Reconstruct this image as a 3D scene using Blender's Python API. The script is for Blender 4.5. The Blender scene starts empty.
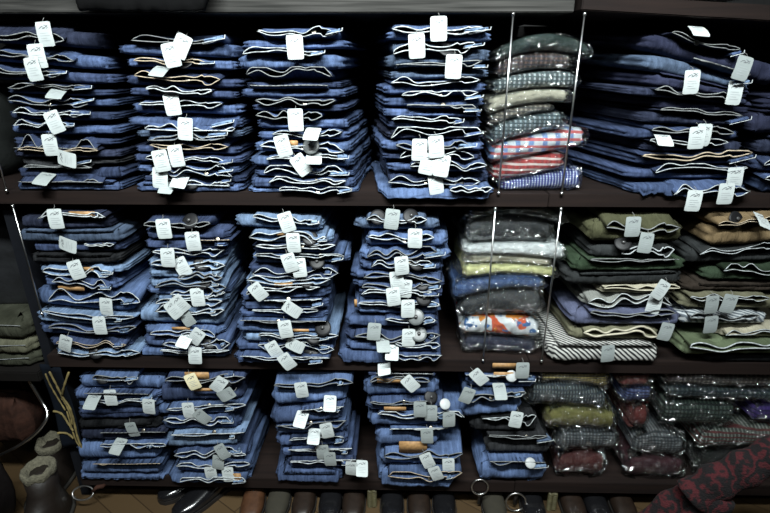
import bpy, bmesh, math, random
from mathutils import Vector, Matrix, noise

scene = bpy.context.scene
COL = scene.collection
RND = random.Random(11)
PI = math.pi
R = math.radians

# ------------------------------------------------------------------ camera
F = 513.0
PITCH, YAW = R(21.2), R(1.2)
CAM = Vector((0.0, -1.12, 1.43))
fw = Vector((-math.sin(YAW) * math.cos(PITCH), math.cos(YAW) * math.cos(PITCH), -math.sin(PITCH)))
rt = Vector((math.cos(YAW), math.sin(YAW), 0))
up = rt.cross(fw)
cam_d = bpy.data.cameras.new('camera')
cam = bpy.data.objects.new('camera', cam_d)
COL.objects.link(cam)
cam_d.sensor_width = 36
cam_d.lens = F / 770 * 36
cam_d.clip_start = 0.02
M = Matrix((rt, up, -fw)).transposed().to_4x4()
M.translation = CAM
cam.matrix_world = M
scene.camera = cam


def P(px, py, Y):
    """photo pixel -> point on the vertical plane y=Y of the shop"""
    d = fw + rt * ((px - 385) / F) + up * (-(py - 256.5) / F)
    return CAM + d * ((Y - CAM.y) / d.y)


def PZ(px, py, Z):
    d = fw + rt * ((px - 385) / F) + up * (-(py - 256.5) / F)
    return CAM + d * ((Z - CAM.z) / d.z)


# ------------------------------------------------------------------ materials
MATS = {}


def mat(name):
    m = bpy.data.materials.new(name)
    m.use_nodes = True
    nt = m.node_tree
    b = nt.nodes['Principled BSDF']
    MATS[name] = m
    return m, nt, b


def N(nt, t, **kw):
    n = nt.nodes.new(t)
    for k, v in kw.items():
        if k.startswith('i_'):
            n.inputs[k[2:].replace('_', ' ')].default_value = v
        else:
            setattr(n, k, v)
    return n


def ramp(nt, fac, c0, c1, p0=0.3, p1=0.7):
    r = nt.nodes.new('ShaderNodeValToRGB')
    r.color_ramp.elements[0].position = p0
    r.color_ramp.elements[0].color = (*c0, 1)
    r.color_ramp.elements[1].position = p1
    r.color_ramp.elements[1].color = (*c1, 1)
    nt.links.new(fac, r.inputs['Fac'])
    return r.outputs['Color']


def coords(nt, scale=(1, 1, 1)):
    tc = nt.nodes.new('ShaderNodeTexCoord')
    mp = nt.nodes.new('ShaderNodeMapping')
    mp.inputs['Scale'].default_value = scale
    nt.links.new(tc.outputs['Object'], mp.inputs['Vector'])
    return mp.outputs['Vector']


def plain(name, c, rough=0.7, metal=0.0, var=0.12, sc=60, bump=0.0, spec=0.5):
    m, nt, b = mat(name)
    n = N(nt, 'ShaderNodeTexNoise', i_Scale=sc, i_Detail=4.0)
    nt.links.new(coords(nt), n.inputs['Vector'])
    lo = tuple(x * (1 - var) for x in c)
    hi = tuple(min(1, x * (1 + var)) for x in c)
    nt.links.new(ramp(nt, n.outputs['Fac'], lo, hi), b.inputs['Base Color'])
    b.inputs['Roughness'].default_value = rough
    b.inputs['Metallic'].default_value = metal
    b.inputs['Specular IOR Level'].default_value = spec
    if bump:
        bp = N(nt, 'ShaderNodeBump', i_Strength=bump, i_Distance=0.004)
        nt.links.new(n.outputs['Fac'], bp.inputs['Height'])
        nt.links.new(bp.outputs['Normal'], b.inputs['Normal'])
    return m


def denim(name, c, fade=1.9, amount=0.5):
    """twill cloth: fine grain, worn streaks across the fold, per-piece variation"""
    lum = 0.3 * c[0] + 0.55 * c[1] + 0.15 * c[2]
    c = tuple((lum + (x - lum) * 0.68) * k for x, k in zip(c, (1.02, 1.01, 0.93)))
    m, nt, b = mat(name)
    L = nt.links.new
    oi = nt.nodes.new('ShaderNodeObjectInfo')
    tc = nt.nodes.new('ShaderNodeTexCoord')
    add = N(nt, 'ShaderNodeVectorMath', operation='ADD')
    mul = N(nt, 'ShaderNodeMath', operation='MULTIPLY')
    mul.inputs[1].default_value = 37.0
    L(oi.outputs['Random'], mul.inputs[0])
    L(tc.outputs['Object'], add.inputs[0])
    L(mul.outputs[0], add.inputs[1])
    mp = nt.nodes.new('ShaderNodeMapping')
    mp.inputs['Scale'].default_value = (150, 16, 30)
    L(add.outputs[0], mp.inputs['Vector'])
    n1 = N(nt, 'ShaderNodeTexNoise', i_Scale=1.0, i_Detail=2.0)
    L(mp.outputs[0], n1.inputs['Vector'])
    n2 = N(nt, 'ShaderNodeTexNoise', i_Scale=22.0, i_Detail=3.0)
    L(add.outputs[0], n2.inputs['Vector'])
    n3 = N(nt, 'ShaderNodeTexNoise', i_Scale=900.0, i_Detail=1.0)
    L(add.outputs[0], n3.inputs['Vector'])
    hi = tuple(min(1, x * fade + 0.012) for x in c)
    lo = tuple(x * 0.72 for x in c)
    c1 = ramp(nt, n1.outputs['Fac'], lo, hi, 0.38, 0.72)
    c2 = ramp(nt, n2.outputs['Fac'], lo, hi, 0.35, 0.75)
    mx = N(nt, 'ShaderNodeMix', data_type='RGBA')
    mx.inputs['Factor'].default_value = amount
    L(c1, mx.inputs['A'])
    L(c2, mx.inputs['B'])
    mx2 = N(nt, 'ShaderNodeMix', data_type='RGBA', blend_type='MULTIPLY')
    mx2.inputs['Factor'].default_value = 0.6
    L(mx.outputs['Result'], mx2.inputs['A'])
    L(ramp(nt, n3.outputs['Fac'], (0.55,) * 3, (1.35,) * 3, 0.3, 0.7), mx2.inputs['B'])
    hs = nt.nodes.new('ShaderNodeHueSaturation')
    mr = N(nt, 'ShaderNodeMapRange')
    mr.inputs['To Min'].default_value = 0.78
    mr.inputs['To Max'].default_value = 1.22
    L(oi.outputs['Random'], mr.inputs['Value'])
    L(mr.outputs[0], hs.inputs['Value'])
    L(mx2.outputs['Result'], hs.inputs['Color'])
    L(hs.outputs[0], b.inputs['Base Color'])
    b.inputs['Roughness'].default_value = 0.92
    b.inputs['Specular IOR Level'].default_value = 0.15
    bp = N(nt, 'ShaderNodeBump', i_Strength=0.8, i_Distance=0.004)
    L(n1.outputs['Fac'], bp.inputs['Height'])
    L(bp.outputs['Normal'], b.inputs['Normal'])
    return m


def stripes(name, c0, c1, scale, direction='X', dist=0.0, rough=0.8, thr=(0.45, 0.55), prof='SIN'):
    m, nt, b = mat(name)
    w = N(nt, 'ShaderNodeTexWave', bands_direction=direction, wave_profile=prof)
    w.inputs['Scale'].default_value = scale
    w.inputs['Distortion'].default_value = dist
    nt.links.new(coords(nt), w.inputs['Vector'])
    nt.links.new(ramp(nt, w.outputs['Fac'], c0, c1, *thr), b.inputs['Base Color'])
    b.inputs['Roughness'].default_value = rough
    return m


def check(name, base, ca, cb, sx=14.0, sz=18.0):
    """woven check: two sets of stripes over a base colour"""
    m, nt, b = mat(name)
    L = nt.links.new
    v = coords(nt)
    col = None
    for d, sc, c in (('X', sx, ca), ('Z', sz, cb)):
        w = N(nt, 'ShaderNodeTexWave', bands_direction=d)
        w.inputs['Scale'].default_value = sc * 2.2
        w.inputs['Distortion'].default_value = 1.2
        w.inputs['Detail Scale'].default_value = 0.6
        L(v, w.inputs['Vector'])
        r = nt.nodes.new('ShaderNodeValToRGB')
        r.color_ramp.elements[0].position = 0.62
        r.color_ramp.elements[1].position = 0.75
        L(w.outputs['Fac'], r.inputs['Fac'])
        mx = N(nt, 'ShaderNodeMix', data_type='RGBA')
        L(r.outputs['Color'], mx.inputs['Factor'])
        if col is None:
            mx.inputs['A'].default_value = (*base, 1)
        else:
            L(col, mx.inputs['A'])
        mx.inputs['B'].default_value = (*c, 1)
        col = mx.outputs['Result']
    L(col, b.inputs['Base Color'])
    b.inputs['Roughness'].default_value = 0.85
    return m


def blotch(name, base, spots, sc=30.0):
    """printed cloth: coloured patches over a ground colour"""
    m, nt, b = mat(name)
    L = nt.links.new
    v = coords(nt)
    col = None
    for k, (c, lo) in enumerate(spots):
        n = N(nt, 'ShaderNodeTexNoise', i_Scale=sc * (1 + 0.3 * k), i_Detail=2.0)
        mp = nt.nodes.new('ShaderNodeMapping')
        mp.inputs['Location'].default_value = (k * 3.7, k * 1.3, 0.4 * k)
        L(v, mp.inputs['Vector'])
        L(mp.outputs[0], n.inputs['Vector'])
        r = nt.nodes.new('ShaderNodeValToRGB')
        r.color_ramp.elements[0].position = lo
        r.color_ramp.elements[1].position = lo + 0.03
        L(n.outputs['Fac'], r.inputs['Fac'])
        mx = N(nt, 'ShaderNodeMix', data_type='RGBA')
        L(r.outputs['Color'], mx.inputs['Factor'])
        if col is None:
            mx.inputs['A'].default_value = (*base, 1)
        else:
            L(col, mx.inputs['A'])
        mx.inputs['B'].default_value = (*c, 1)
        col = mx.outputs['Result']
    L(col, b.inputs['Base Color'])
    b.inputs['Roughness'].default_value = 0.85
    return m


def wood(name, c0, c1, scale=(3, 60, 60), rough=0.55):
    m, nt, b = mat(name)
    n = N(nt, 'ShaderNodeTexNoise', i_Scale=1.0, i_Detail=6.0, i_Distortion=0.4)
    nt.links.new(coords(nt, scale), n.inputs['Vector'])
    nt.links.new(ramp(nt, n.outputs['Fac'], c0, c1, 0.3, 0.75), b.inputs['Base Color'])
    b.inputs['Roughness'].default_value = rough
    b.inputs['Specular IOR Level'].default_value = 0.2
    bp = N(nt, 'ShaderNodeBump', i_Strength=0.25, i_Distance=0.002)
    nt.links.new(n.outputs['Fac'], bp.inputs['Height'])
    nt.links.new(bp.outputs['Normal'], b.inputs['Normal'])
    return m


DEN = {
    'black': denim('black_denim', (0.006, 0.007, 0.010), 1.6),
    'char': denim('charcoal_denim', (0.018, 0.020, 0.026), 1.7),
    'navy': denim('navy_denim', (0.009, 0.015, 0.045), 1.9),
    'ink': denim('ink_denim', (0.012, 0.017, 0.058), 1.5, 0.7),
    'dark': denim('dark_blue_denim', (0.014, 0.030, 0.092), 2.1),
    'mid': denim('mid_blue_denim', (0.026, 0.058, 0.165), 2.0),
    'blue': denim('blue_denim', (0.038, 0.085, 0.225), 1.9),
    'steel': denim('steel_blue_denim', (0.038, 0.072, 0.150), 1.9),
    'light': denim('light_blue_denim', (0.085, 0.165, 0.330), 1.8),
    'pale': denim('pale_blue_denim', (0.16, 0.26, 0.42), 1.8),
    'olive': denim('olive_cotton', (0.060, 0.062, 0.022), 1.5, 0.8),
    'green': denim('dark_green_cotton', (0.014, 0.034, 0.014), 1.5, 0.8),
    'coal': denim('charcoal_cotton', (0.020, 0.024, 0.028), 1.5, 0.8),
    'cream': denim('cream_cotton', (0.36, 0.33, 0.24), 1.4, 0.8),
    'grey': denim('grey_cotton', (0.15, 0.16, 0.16), 1.5, 0.8),
    'peri': denim('periwinkle_cotton', (0.085, 0.105, 0.230), 1.4, 0.8),
    'teal': denim('teal_cotton', (0.012, 0.055, 0.070), 1.5, 0.8),
    'khaki': denim('khaki_cotton', (0.155, 0.150, 0.085), 1.4, 0.8),
    'gold': denim('golden_brown_cotton', (0.150, 0.092, 0.030), 1.4, 0.8),
    'brown': denim('dark_brown_cotton', (0.028, 0.018, 0.012), 1.5, 0.8),
    'sage': denim('sage_green_cotton', (0.105, 0.150, 0.070), 1.4, 0.8),
    'dkhaki': denim('dusty_olive_cotton', (0.040, 0.044, 0.026), 1.5, 0.8),
}
DEN['stripe'] = stripes('black_white_stripe', (0.012, 0.012, 0.014), (0.46, 0.46, 0.43), 46, 'DIAGONAL', 1.0)
DEN['greystripe'] = stripes('grey_white_stripe', (0.10, 0.12, 0.14), (0.42, 0.45, 0.46), 40, 'DIAGONAL', 0.5)

HEM = plain('pale_hem_thread', (0.42, 0.45, 0.46), 0.9, var=0.55, sc=110)
HEMT = plain('tan_hem_thread', (0.40, 0.33, 0.24), 0.9, var=0.35, sc=140)
HEMC = plain('cream_facing', (0.46, 0.43, 0.33), 0.9, var=0.25, sc=60)
HEMD = plain('dull_hem_thread', (0.19, 0.20, 0.20), 0.9, var=0.4, sc=140)
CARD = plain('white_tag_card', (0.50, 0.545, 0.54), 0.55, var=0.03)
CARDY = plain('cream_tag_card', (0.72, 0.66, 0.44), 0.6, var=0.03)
CARD_DIM = plain('dim_white_tag_card', (0.29, 0.325, 0.32), 0.55, var=0.05)  # darker copy of the white card, dim light put into its colour
INK = plain('tag_print_ink', (0.12, 0.13, 0.14), 0.7)
INKG = plain('tag_small_print', (0.36, 0.39, 0.40), 0.7)
STRING = plain('tag_string', (0.25, 0.25, 0.24), 0.9)
DISC = plain('black_tag_plastic', (0.007, 0.007, 0.008), 0.5, spec=0.3)
DISCG = plain('grey_tag_plastic', (0.10, 0.11, 0.11), 0.4)
DISCW = plain('white_tag_plastic', (0.40, 0.42, 0.42), 0.4)
STEEL = plain('steel', (0.55, 0.55, 0.54), 0.28, 1.0, 0.05)
BRASS = plain('button_metal', (0.30, 0.27, 0.22), 0.35, 1.0, 0.1)
LEATHER = plain('tan_leather_patch', (0.34, 0.19, 0.075), 0.6, var=0.25, sc=120)
SHELF = wood('dark_shelf_wood', (0.007, 0.004, 0.0035), (0.016, 0.009, 0.007), rough=0.8)
TOPB = wood('grey_brown_board', (0.010, 0.010, 0.009), (0.060, 0.058, 0.054), scale=(5, 120, 160), rough=0.85)
TOPB_ = wood('grey_brown_board', (0.012, 0.012, 0.011), (0.085, 0.083, 0.078), scale=(5, 120, 120), rough=0.75)
BACK = plain('black_backboard', (0.006, 0.006, 0.006), 0.9)
UPRT = plain('blue_black_upright', (0.005, 0.006, 0.009), 0.8, spec=0.2)


def film(name, tint, base=0.15, sc=15.0):
    m, nt, b = mat(name)
    L = nt.links.new
    out = nt.nodes['Material Output']
    nt.nodes.remove(b)
    tr = nt.nodes.new('ShaderNodeBsdfTransparent')
    tr.inputs['Color'].default_value = (0.93, 0.95, 0.95, 1)
    gl = nt.nodes.new('ShaderNodeBsdfGlossy')
    gl.inputs['Roughness'].default_value = 0.13
    gl.inputs['Color'].default_value = (*tint, 1)
    n = N(nt, 'ShaderNodeTexNoise', i_Scale=sc, i_Detail=4.0, i_Distortion=1.2)
    L(coords(nt, (1.6, 1, 1)), n.inputs['Vector'])
    vo = N(nt, 'ShaderNodeTexVoronoi', feature='DISTANCE_TO_EDGE', i_Scale=sc * 1.3)
    dst = N(nt, 'ShaderNodeMix', data_type='VECTOR')
    L(coords(nt, (1.0, 1, 2.2)), vo.inputs['Vector'])
    mm = N(nt, 'ShaderNodeMath', operation='MULTIPLY')
    mm.inputs[1].default_value = 0.8
    L(vo.outputs['Distance'], mm.inputs[0])
    ad = N(nt, 'ShaderNodeMath', operation='ADD')
    L(n.outputs['Fac'], ad.inputs[0])
    L(mm.outputs[0], ad.inputs[1])
    bp = N(nt, 'ShaderNodeBump', i_Strength=1.0, i_Distance=0.065)
    L(ad.outputs[0], bp.inputs['Height'])
    L(bp.outputs['Normal'], gl.inputs['Normal'])
    lw = N(nt, 'ShaderNodeLayerWeight', i_Blend=0.22)
    L(bp.outputs['Normal'], lw.inputs['Normal'])
    mr = N(nt, 'ShaderNodeMath', operation='MULTIPLY')
    mr.inputs[1].default_value = 0.30
    L(lw.outputs['Fresnel'], mr.inputs[0])
    a2 = N(nt, 'ShaderNodeMath', operation='ADD', use_clamp=True)
    a2.inputs[1].default_value = base
    L(mr.outputs[0], a2.inputs[0])
    mx = nt.nodes.new('ShaderNodeMixShader')
    L(a2.outputs[0], mx.inputs['Fac'])
    L(tr.outputs[0], mx.inputs[1])
    L(gl.outputs[0], mx.inputs[2])
    L(mx.outputs[0], out.inputs['Surface'])
    return m


FILM = film('clear_plastic_film', (1, 1, 1))

SH = {
    'bottle': plain('bottle_green_cloth', (0.008, 0.020, 0.017), 0.8),
    'brownck': check('brown_check_cloth', (0.030, 0.020, 0.016), (0.10, 0.06, 0.05), (0.02, 0.02, 0.03)),
    'tealw': check('teal_white_check_cloth', (0.075, 0.09, 0.095), (0.36, 0.40, 0.41), (0.05, 0.075, 0.08)),
    'beige': plain('beige_cloth', (0.33, 0.31, 0.24), 0.85),
    'taupe': check('taupe_check_cloth', (0.10, 0.085, 0.07), (0.26, 0.23, 0.19), (0.05, 0.05, 0.05)),
    'tealg': check('teal_grey_check_cloth', (0.06, 0.075, 0.08), (0.19, 0.23, 0.25), (0.02, 0.04, 0.05)),
    'plaid': check('white_blue_red_plaid_cloth', (0.48, 0.52, 0.55), (0.16, 0.25, 0.45), (0.46, 0.10, 0.10), 5, 9),
    'redck': check('red_check_cloth', (0.28, 0.03, 0.028), (0.20, 0.03, 0.03), (0.46, 0.38, 0.36), 9, 12),
    'bluew': check('blue_white_check_cloth', (0.030, 0.045, 0.20), (0.55, 0.60, 0.70), (0.02, 0.03, 0.16), 22, 30),
    'blackish': plain('black_cloth', (0.008, 0.009, 0.009), 0.8),
    'graphite': plain('graphite_cloth', (0.022, 0.024, 0.026), 0.8),
    'silver': plain('silver_grey_cloth', (0.52, 0.54, 0.54), 0.7),
    'ecru': plain('ecru_cloth', (0.34, 0.31, 0.23), 0.85),
    'yellow': plain('lemon_yellow_cloth', (0.48, 0.47, 0.23), 0.85),
    'royal': check('blue_cloth', (0.04, 0.08, 0.19), (0.07, 0.12, 0.25), (0.03, 0.06, 0.15), 8, 9),
    'clearblack': plain('black_grey_cloth', (0.030, 0.032, 0.034), 0.8),
    'print': blotch('white_red_orange_print_cloth', (0.62, 0.64, 0.66), [((0.55, 0.09, 0.03), 0.56), ((0.62, 0.22, 0.03), 0.62), ((0.05, 0.13, 0.30), 0.64)], 26),
    'navyp': plain('navy_cloth', (0.014, 0.018, 0.040), 0.8),
    'mustck': check('mustard_check_cloth', (0.20, 0.15, 0.045), (0.34, 0.26, 0.10), (0.05, 0.045, 0.03), 16, 20),
    'tealck': check('dark_teal_check_cloth', (0.022, 0.028, 0.030), (0.11, 0.13, 0.135), (0.02, 0.03, 0.04), 18, 14),
    'olivey': plain('olive_yellow_cloth', (0.13, 0.12, 0.030), 0.8),
    'greyck': check('grey_check_cloth', (0.045, 0.05, 0.055), (0.11, 0.12, 0.13), (0.02, 0.025, 0.03), 16, 20),
    'crimson': plain('crimson_cloth', (0.10, 0.012, 0.010), 0.8),
    'deepblue': check('deep_blue_check_cloth', (0.018, 0.030, 0.11), (0.05, 0.07, 0.18), (0.01, 0.01, 0.04), 14, 18),
    'brgrey': check('brown_grey_check_cloth', (0.055, 0.045, 0.038), (0.12, 0.105, 0.09), (0.025, 0.02, 0.02), 12, 15),
    'seagr': check('sea_green_check_cloth', (0.020, 0.030, 0.030), (0.05, 0.07, 0.075), (0.012, 0.02, 0.03), 12, 15),
    'forest': check('forest_check_cloth', (0.014, 0.026, 0.020), (0.05, 0.075, 0.06), (0.006, 0.01, 0.01), 14, 12),
    'violet': check('violet_check_cloth', (0.035, 0.016, 0.13), (0.06, 0.03, 0.18), (0.015, 0.01, 0.06), 14, 12),
    'mixed': check('grey_green_check_cloth', (0.05, 0.06, 0.05), (0.18, 0.19, 0.17), (0.09, 0.02, 0.02), 15, 13),
    'dkred': plain('dark_red_cloth', (0.060, 0.010, 0.009), 0.8),
    'maroon': plain('maroon_cloth', (0.045, 0.010, 0.016), 0.8),
    'smoke': plain('smoke_grey_cloth', (0.09, 0.095, 0.10), 0.8),
}


# ------------------------------------------------------------------ object helpers
def link_mesh(name, me, m, parent=None):
    o = bpy.data.objects.new(name, me)
    COL.objects.link(o)
    if m is not None and len(me.materials) == 0:
        me.materials.append(m)
    if parent is not None:
        o.parent = parent
        o.matrix_parent_inverse = parent_world(parent).inverted()
    return o


def parent_world(o):
    m = o.matrix_basis.copy()
    while o.parent is not None:
        m = o.parent.matrix_basis @ o.matrix_parent_inverse @ m
        o = o.parent
    return m


def build(name, bm, m, parent=None, smooth=True):
    me = bpy.data.meshes.new(name)
    bmesh.ops.recalc_face_normals(bm, faces=bm.faces)
    bm.to_mesh(me)
    bm.free()
    if smooth:
        for p in me.polygons:
            p.use_smooth = True
    return link_mesh(name, me, m, parent)


def thing(name, label, cat, loc=(0, 0, 0), group=None):
    o = bpy.data.objects.new(name, None)
    o.empty_display_size = 0.05
    COL.objects.link(o)
    o.location = loc
    o['label'] = label
    o['category'] = cat
    if group:
        o['group'] = group
    return o


def tag(o, label, cat, group=None):
    o['label'] = label
    o['category'] = cat
    if group:
        o['group'] = group
    return o


def box(bm, x0, x1, y0, y1, z0, z1, bev=0.0):
    r = bmesh.ops.create_cube(bm, size=1)
    for v in r['verts']:
        v.co = Vector(((x0 + x1) / 2 + v.co.x * (x1 - x0), (y0 + y1) / 2 + v.co.y * (y1 - y0), (z0 + z1) / 2 + v.co.z * (z1 - z0)))
    if bev:
        es = list({e for v in r['verts'] for e in v.link_edges})
        bmesh.ops.bevel(bm, geom=es, offset=bev, segments=2, affect='EDGES')
    return bm


def tube(bm, pts, r, n=6, closed=False, caps=True):
    pts = [Vector(p) for p in pts]
    rings = []
    k = len(pts)
    prev = None
    for i, p in enumerate(pts):
        a = pts[(i - 1) % k] if (closed or i > 0) else p
        b = pts[(i + 1) % k] if (closed or i < k - 1) else p
        t = (b - a)
        if t.length < 1e-9:
            t = Vector((1, 0, 0))
        t.normalize()
        if prev is None:
            ref = Vector((0, 0, 1)) if abs(t.z) < 0.9 else Vector((1, 0, 0))
        else:
            ref = prev
        u = (ref - t * ref.dot(t))
        if u.length < 1e-6:
            u = t.orthogonal()
        u.normalize()
        prev = u
        w = t.cross(u)
        rr = r[i] if isinstance(r, (list, tuple)) else r
        rings.append([bm.verts.new(p + (u * math.cos(2 * PI * j / n) + w * math.sin(2 * PI * j / n)) * rr) for j in range(n)])
    m = k if closed else k - 1
    for i in range(m):
        A, B = rings[i], rings[(i + 1) % k]
        for j in range(n):
            bm.faces.new((A[j], A[(j + 1) % n], B[(j + 1) % n], B[j]))
    if caps and not closed:
        bm.faces.new(rings[0])
        bm.faces.new(rings[-1])
    return bm


def smoothstep(a, b, x):
    t = max(0.0, min(1.0, (x - a) / (b - a)))
    return t * t * (3 - 2 * t)


def nz(x, y, z):
    return noise.noise(Vector((x, y, z)))


def plan_outline(y0, y1, xl, xr, skl, skr, cr, nf=44, ns=10, nb=8):
    """points + outward normals of a rounded quadrilateral seen from above (front edge first)"""
    A, B = Vector((xl, y0)), Vector((xr, y0))
    Cc, D = Vector((xr + skr, y1)), Vector((xl + skl, y1))
    corners = [A, B, Cc, D]
    cnt = [nf, ns, nb, ns]
    out = []
    for e in range(4):
        p, q = corners[e], corners[(e + 1) % 4]
        nx = corners[(e + 2) % 4]
        d = (q - p).normalized()
        d2 = (nx - q).normalized()
        n1 = Vector((d.y, -d.x))
        n2 = Vector((d2.y, -d2.x))
        L = (q - p).length
        for i in range(cnt[e] + 1):
            t = i / cnt[e]
            pt = p + d * (cr + (L - 2 * cr) * t)
            out.append((pt, n1))
        c = q - d * cr + d2 * cr
        for k in (1, 2):
            a = k / 3
            n = (n1 * (1 - a) + n2 * a).normalized()
            out.append((c - (d2 * cr * (1 - a) - d * cr * a) * 0.9, n))
    return out


def pillow(bm, xl, xr, y0, y1, zb, zt, skl=0.0, skr=0.0, lay=2, seed=0.0, cr=0.016, wob=0.005, droop=0.0, edge_y=0.0, rr=1.0, dent=None):
    """a folded bundle of cloth: rounded fold all round, layer grooves on its two sides"""
    out = plan_outline(y0, y1, xl, xr, skl, skr, cr)
    cen = Vector(((xl + xr) / 2 + (skl + skr) / 4, (y0 + y1) / 2))
    n = len(out)
    levels = [(-1.0, 0.115), (-1.0, 0.075), (-1.0, 0.03)] + [(math.sin(R(a)), None) for a in (-90, -66, -44, -24, -8, 8, 24, 44, 66, 90)] + [(1.0, 0.03), (1.0, 0.075), (1.0, 0.115)]
    rings = []
    for s, ins in levels:
        ring = []
        for p, nn in out:
            h = max(0.001, (zt(p.x) - zb(p.x)) / 2)
            if ins is None:
                c = math.sqrt(max(0, 1 - s * s))
                inset = h * rr * (1 - c)
                g = abs(nn.x) ** 2
                inset += g * 0.0075 * (0.5 + 0.5 * math.cos(PI * lay * (s + 1)))
                inset += (1 - g) * 0.0012 * (0.5 + 0.5 * math.cos(PI * 2 * (s + 1)))
            else:
                inset = ins + h * rr
            amp = wob * (0.4 + abs(nn.x))
            off = -inset + amp * nz(p.x * 17, p.y * 12, seed) + 0.0030 * nz(p.x * 62, p.y * 40, s * 1.5 + seed * 2) + 0.0012 * nz(p.x * 170, p.y * 90, s + seed)
            q = p + nn * off
            if ins is not None:
                lim = (cen - p).length
                q = p + (cen - p).normalized() * min(inset, lim * 0.85)
            x, y = q.x, q.y
            a, b = zb(x), zt(x)
            z = a + (b - a) * (s + 1) / 2
            if droop and y < edge_y:
                z -= droop * smoothstep(edge_y, y0, y)
            if dent and nn.y < -0.4 and y < y0 + 0.05:
                w = smoothstep(dent[0], dent[0] + 0.03, x) * (1 - smoothstep(dent[1] - 0.025, dent[1], x))
                y += dent[2] * w * smoothstep(-0.35, 0.55, s) * (1.0 if ins is None else 0.8)
            ring.append(bm.verts.new((x, y, z)))
        rings.append(ring)
    for A, B in zip(rings, rings[1:]):
        for j in range(n):
            bm.faces.new((A[j], A[(j + 1) % n], B[(j + 1) % n], B[j]))
    bm.faces.new(list(reversed(rings[0])))
    bm.faces.new(rings[-1])
    return bm


# ------------------------------------------------------------------ shared tag meshes
def card_mesh(name, m, w=0.0325, h=0.046, curl=0.003):
    bm = bmesh.new()
    nx, ny = 6, 8
    cut = 0.003
    front, backv = [], []
    for lay, off in ((front, 0.0), (backv, 0.0005)):
        for j in range(ny + 1):
            row = []
            for i in range(nx + 1):
                u, v = i / nx - 0.5, j / ny - 0.5
                x, z = u * w, v * h
                if abs(u) == 0.5 and abs(v) == 0.5:
                    x -= math.copysign(cut * 0.35, u)
                    z -= math.copysign(cut * 0.35, v)
                y = curl * ((2 * v) ** 2) * (1 if v < 0 else 0.4) + off
                row.append(bm.verts.new((x, -y if False else y * 1.0, z)))
            lay.append(row)
    for j in range(ny):
        for i in range(nx):
            bm.faces.new((front[j][i], front[j][i + 1], front[j + 1][i + 1], front[j + 1][i]))
            bm.faces.new((backv[j][i], backv[j + 1][i], backv[j + 1][i + 1], backv[j][i + 1]))
    for j in range(ny):
        for i in (0, nx):
            bm.faces.new((front[j][i], front[j + 1][i], backv[j + 1][i], backv[j][i]))
    for i in range(nx):
        for j in (0, ny):
            bm.faces.new((front[j][i], front[j][i + 1], backv[j][i + 1], backv[j][i]))
    bmesh.ops.recalc_face_normals(bm, faces=bm.faces)
    me = bpy.data.meshes.new(name)
    bm.to_mesh(me)
    bm.free()
    me.materials.append(m)
    return me


def curl_y(z, h=0.046, curl=0.003):
    v = z / h
    return curl * ((2 * v) ** 2) * (1 if v < 0 else 0.4)


def stroke(bm, pts, wd):
    pts = [Vector(p) for p in pts]
    L, Rr = [], []
    for i, p in enumerate(pts):
        t = (pts[min(i + 1, len(pts) - 1)] - pts[max(i - 1, 0)]).normalized()
        nn = Vector((-t.y, t.x)) * wd * (0.6 if i in (0, len(pts) - 1) else 1)
        for arr, s in ((L, 1), (Rr, -1)):
            q = p + nn * s
            arr.append(bm.verts.new((q.x, curl_y(q.y) - 0.0004, q.y)))
    for i in range(len(pts) - 1):
        bm.faces.new((L[i], L[i + 1], Rr[i + 1], Rr[i]))


def logo_mesh():
    """scribbled script mark in the upper third of the tag"""
    bm = bmesh.new()
    stroke(bm, [(-0.010, 0.009), (-0.006, 0.0125), (-0.002, 0.014), (0.001, 0.0115), (-0.003, 0.0095), (0.002, 0.0105), (0.006, 0.0135), (0.0105, 0.016)], 0.0008)
    stroke(bm, [(0.001, 0.0165), (0.005, 0.0155), (0.0095, 0.0115), (0.006, 0.0095)], 0.0007)
    me = bpy.data.meshes.new('printed_mark')
    bm.to_mesh(me)
    bm.free()
    me.materials.append(INK)
    return me


def lines_mesh():
    bm = bmesh.new()
    for k, (a, b) in enumerate(((-0.010, 0.008), (-0.010, 0.011), (-0.009, 0.004), (-0.010, 0.009))):
        z = 0.0015 - k * 0.0046
        stroke(bm, [(a, z), ((a + b) / 2, z), (b, z)], 0.0006)
    me = bpy.data.meshes.new('small_print')
    bm.to_mesh(me)
    bm.free()
    me.materials.append(INKG)
    return me


def lathe_mesh(name, prof, m, n=20, axis='y'):
    bm = bmesh.new()
    rings = []
    for r, h in prof:
        rings.append([bm.verts.new((r * math.cos(2 * PI * j / n), -h, r * math.sin(2 * PI * j / n))) for j in range(n)])
    for A, B in zip(rings, rings[1:]):
        for j in range(n):
            bm.faces.new((A[j], A[(j + 1) % n], B[(j + 1) % n], B[j]))
    bm.faces.new(rings[0])
    bm.faces.new(rings[-1])
    bmesh.ops.recalc_face_normals(bm, faces=bm.faces)
    me = bpy.data.meshes.new(name)
    bm.to_mesh(me)
    bm.free()
    for p in me.polygons:
        p.use_smooth = True
    me.materials.append(m)
    return me


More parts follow.
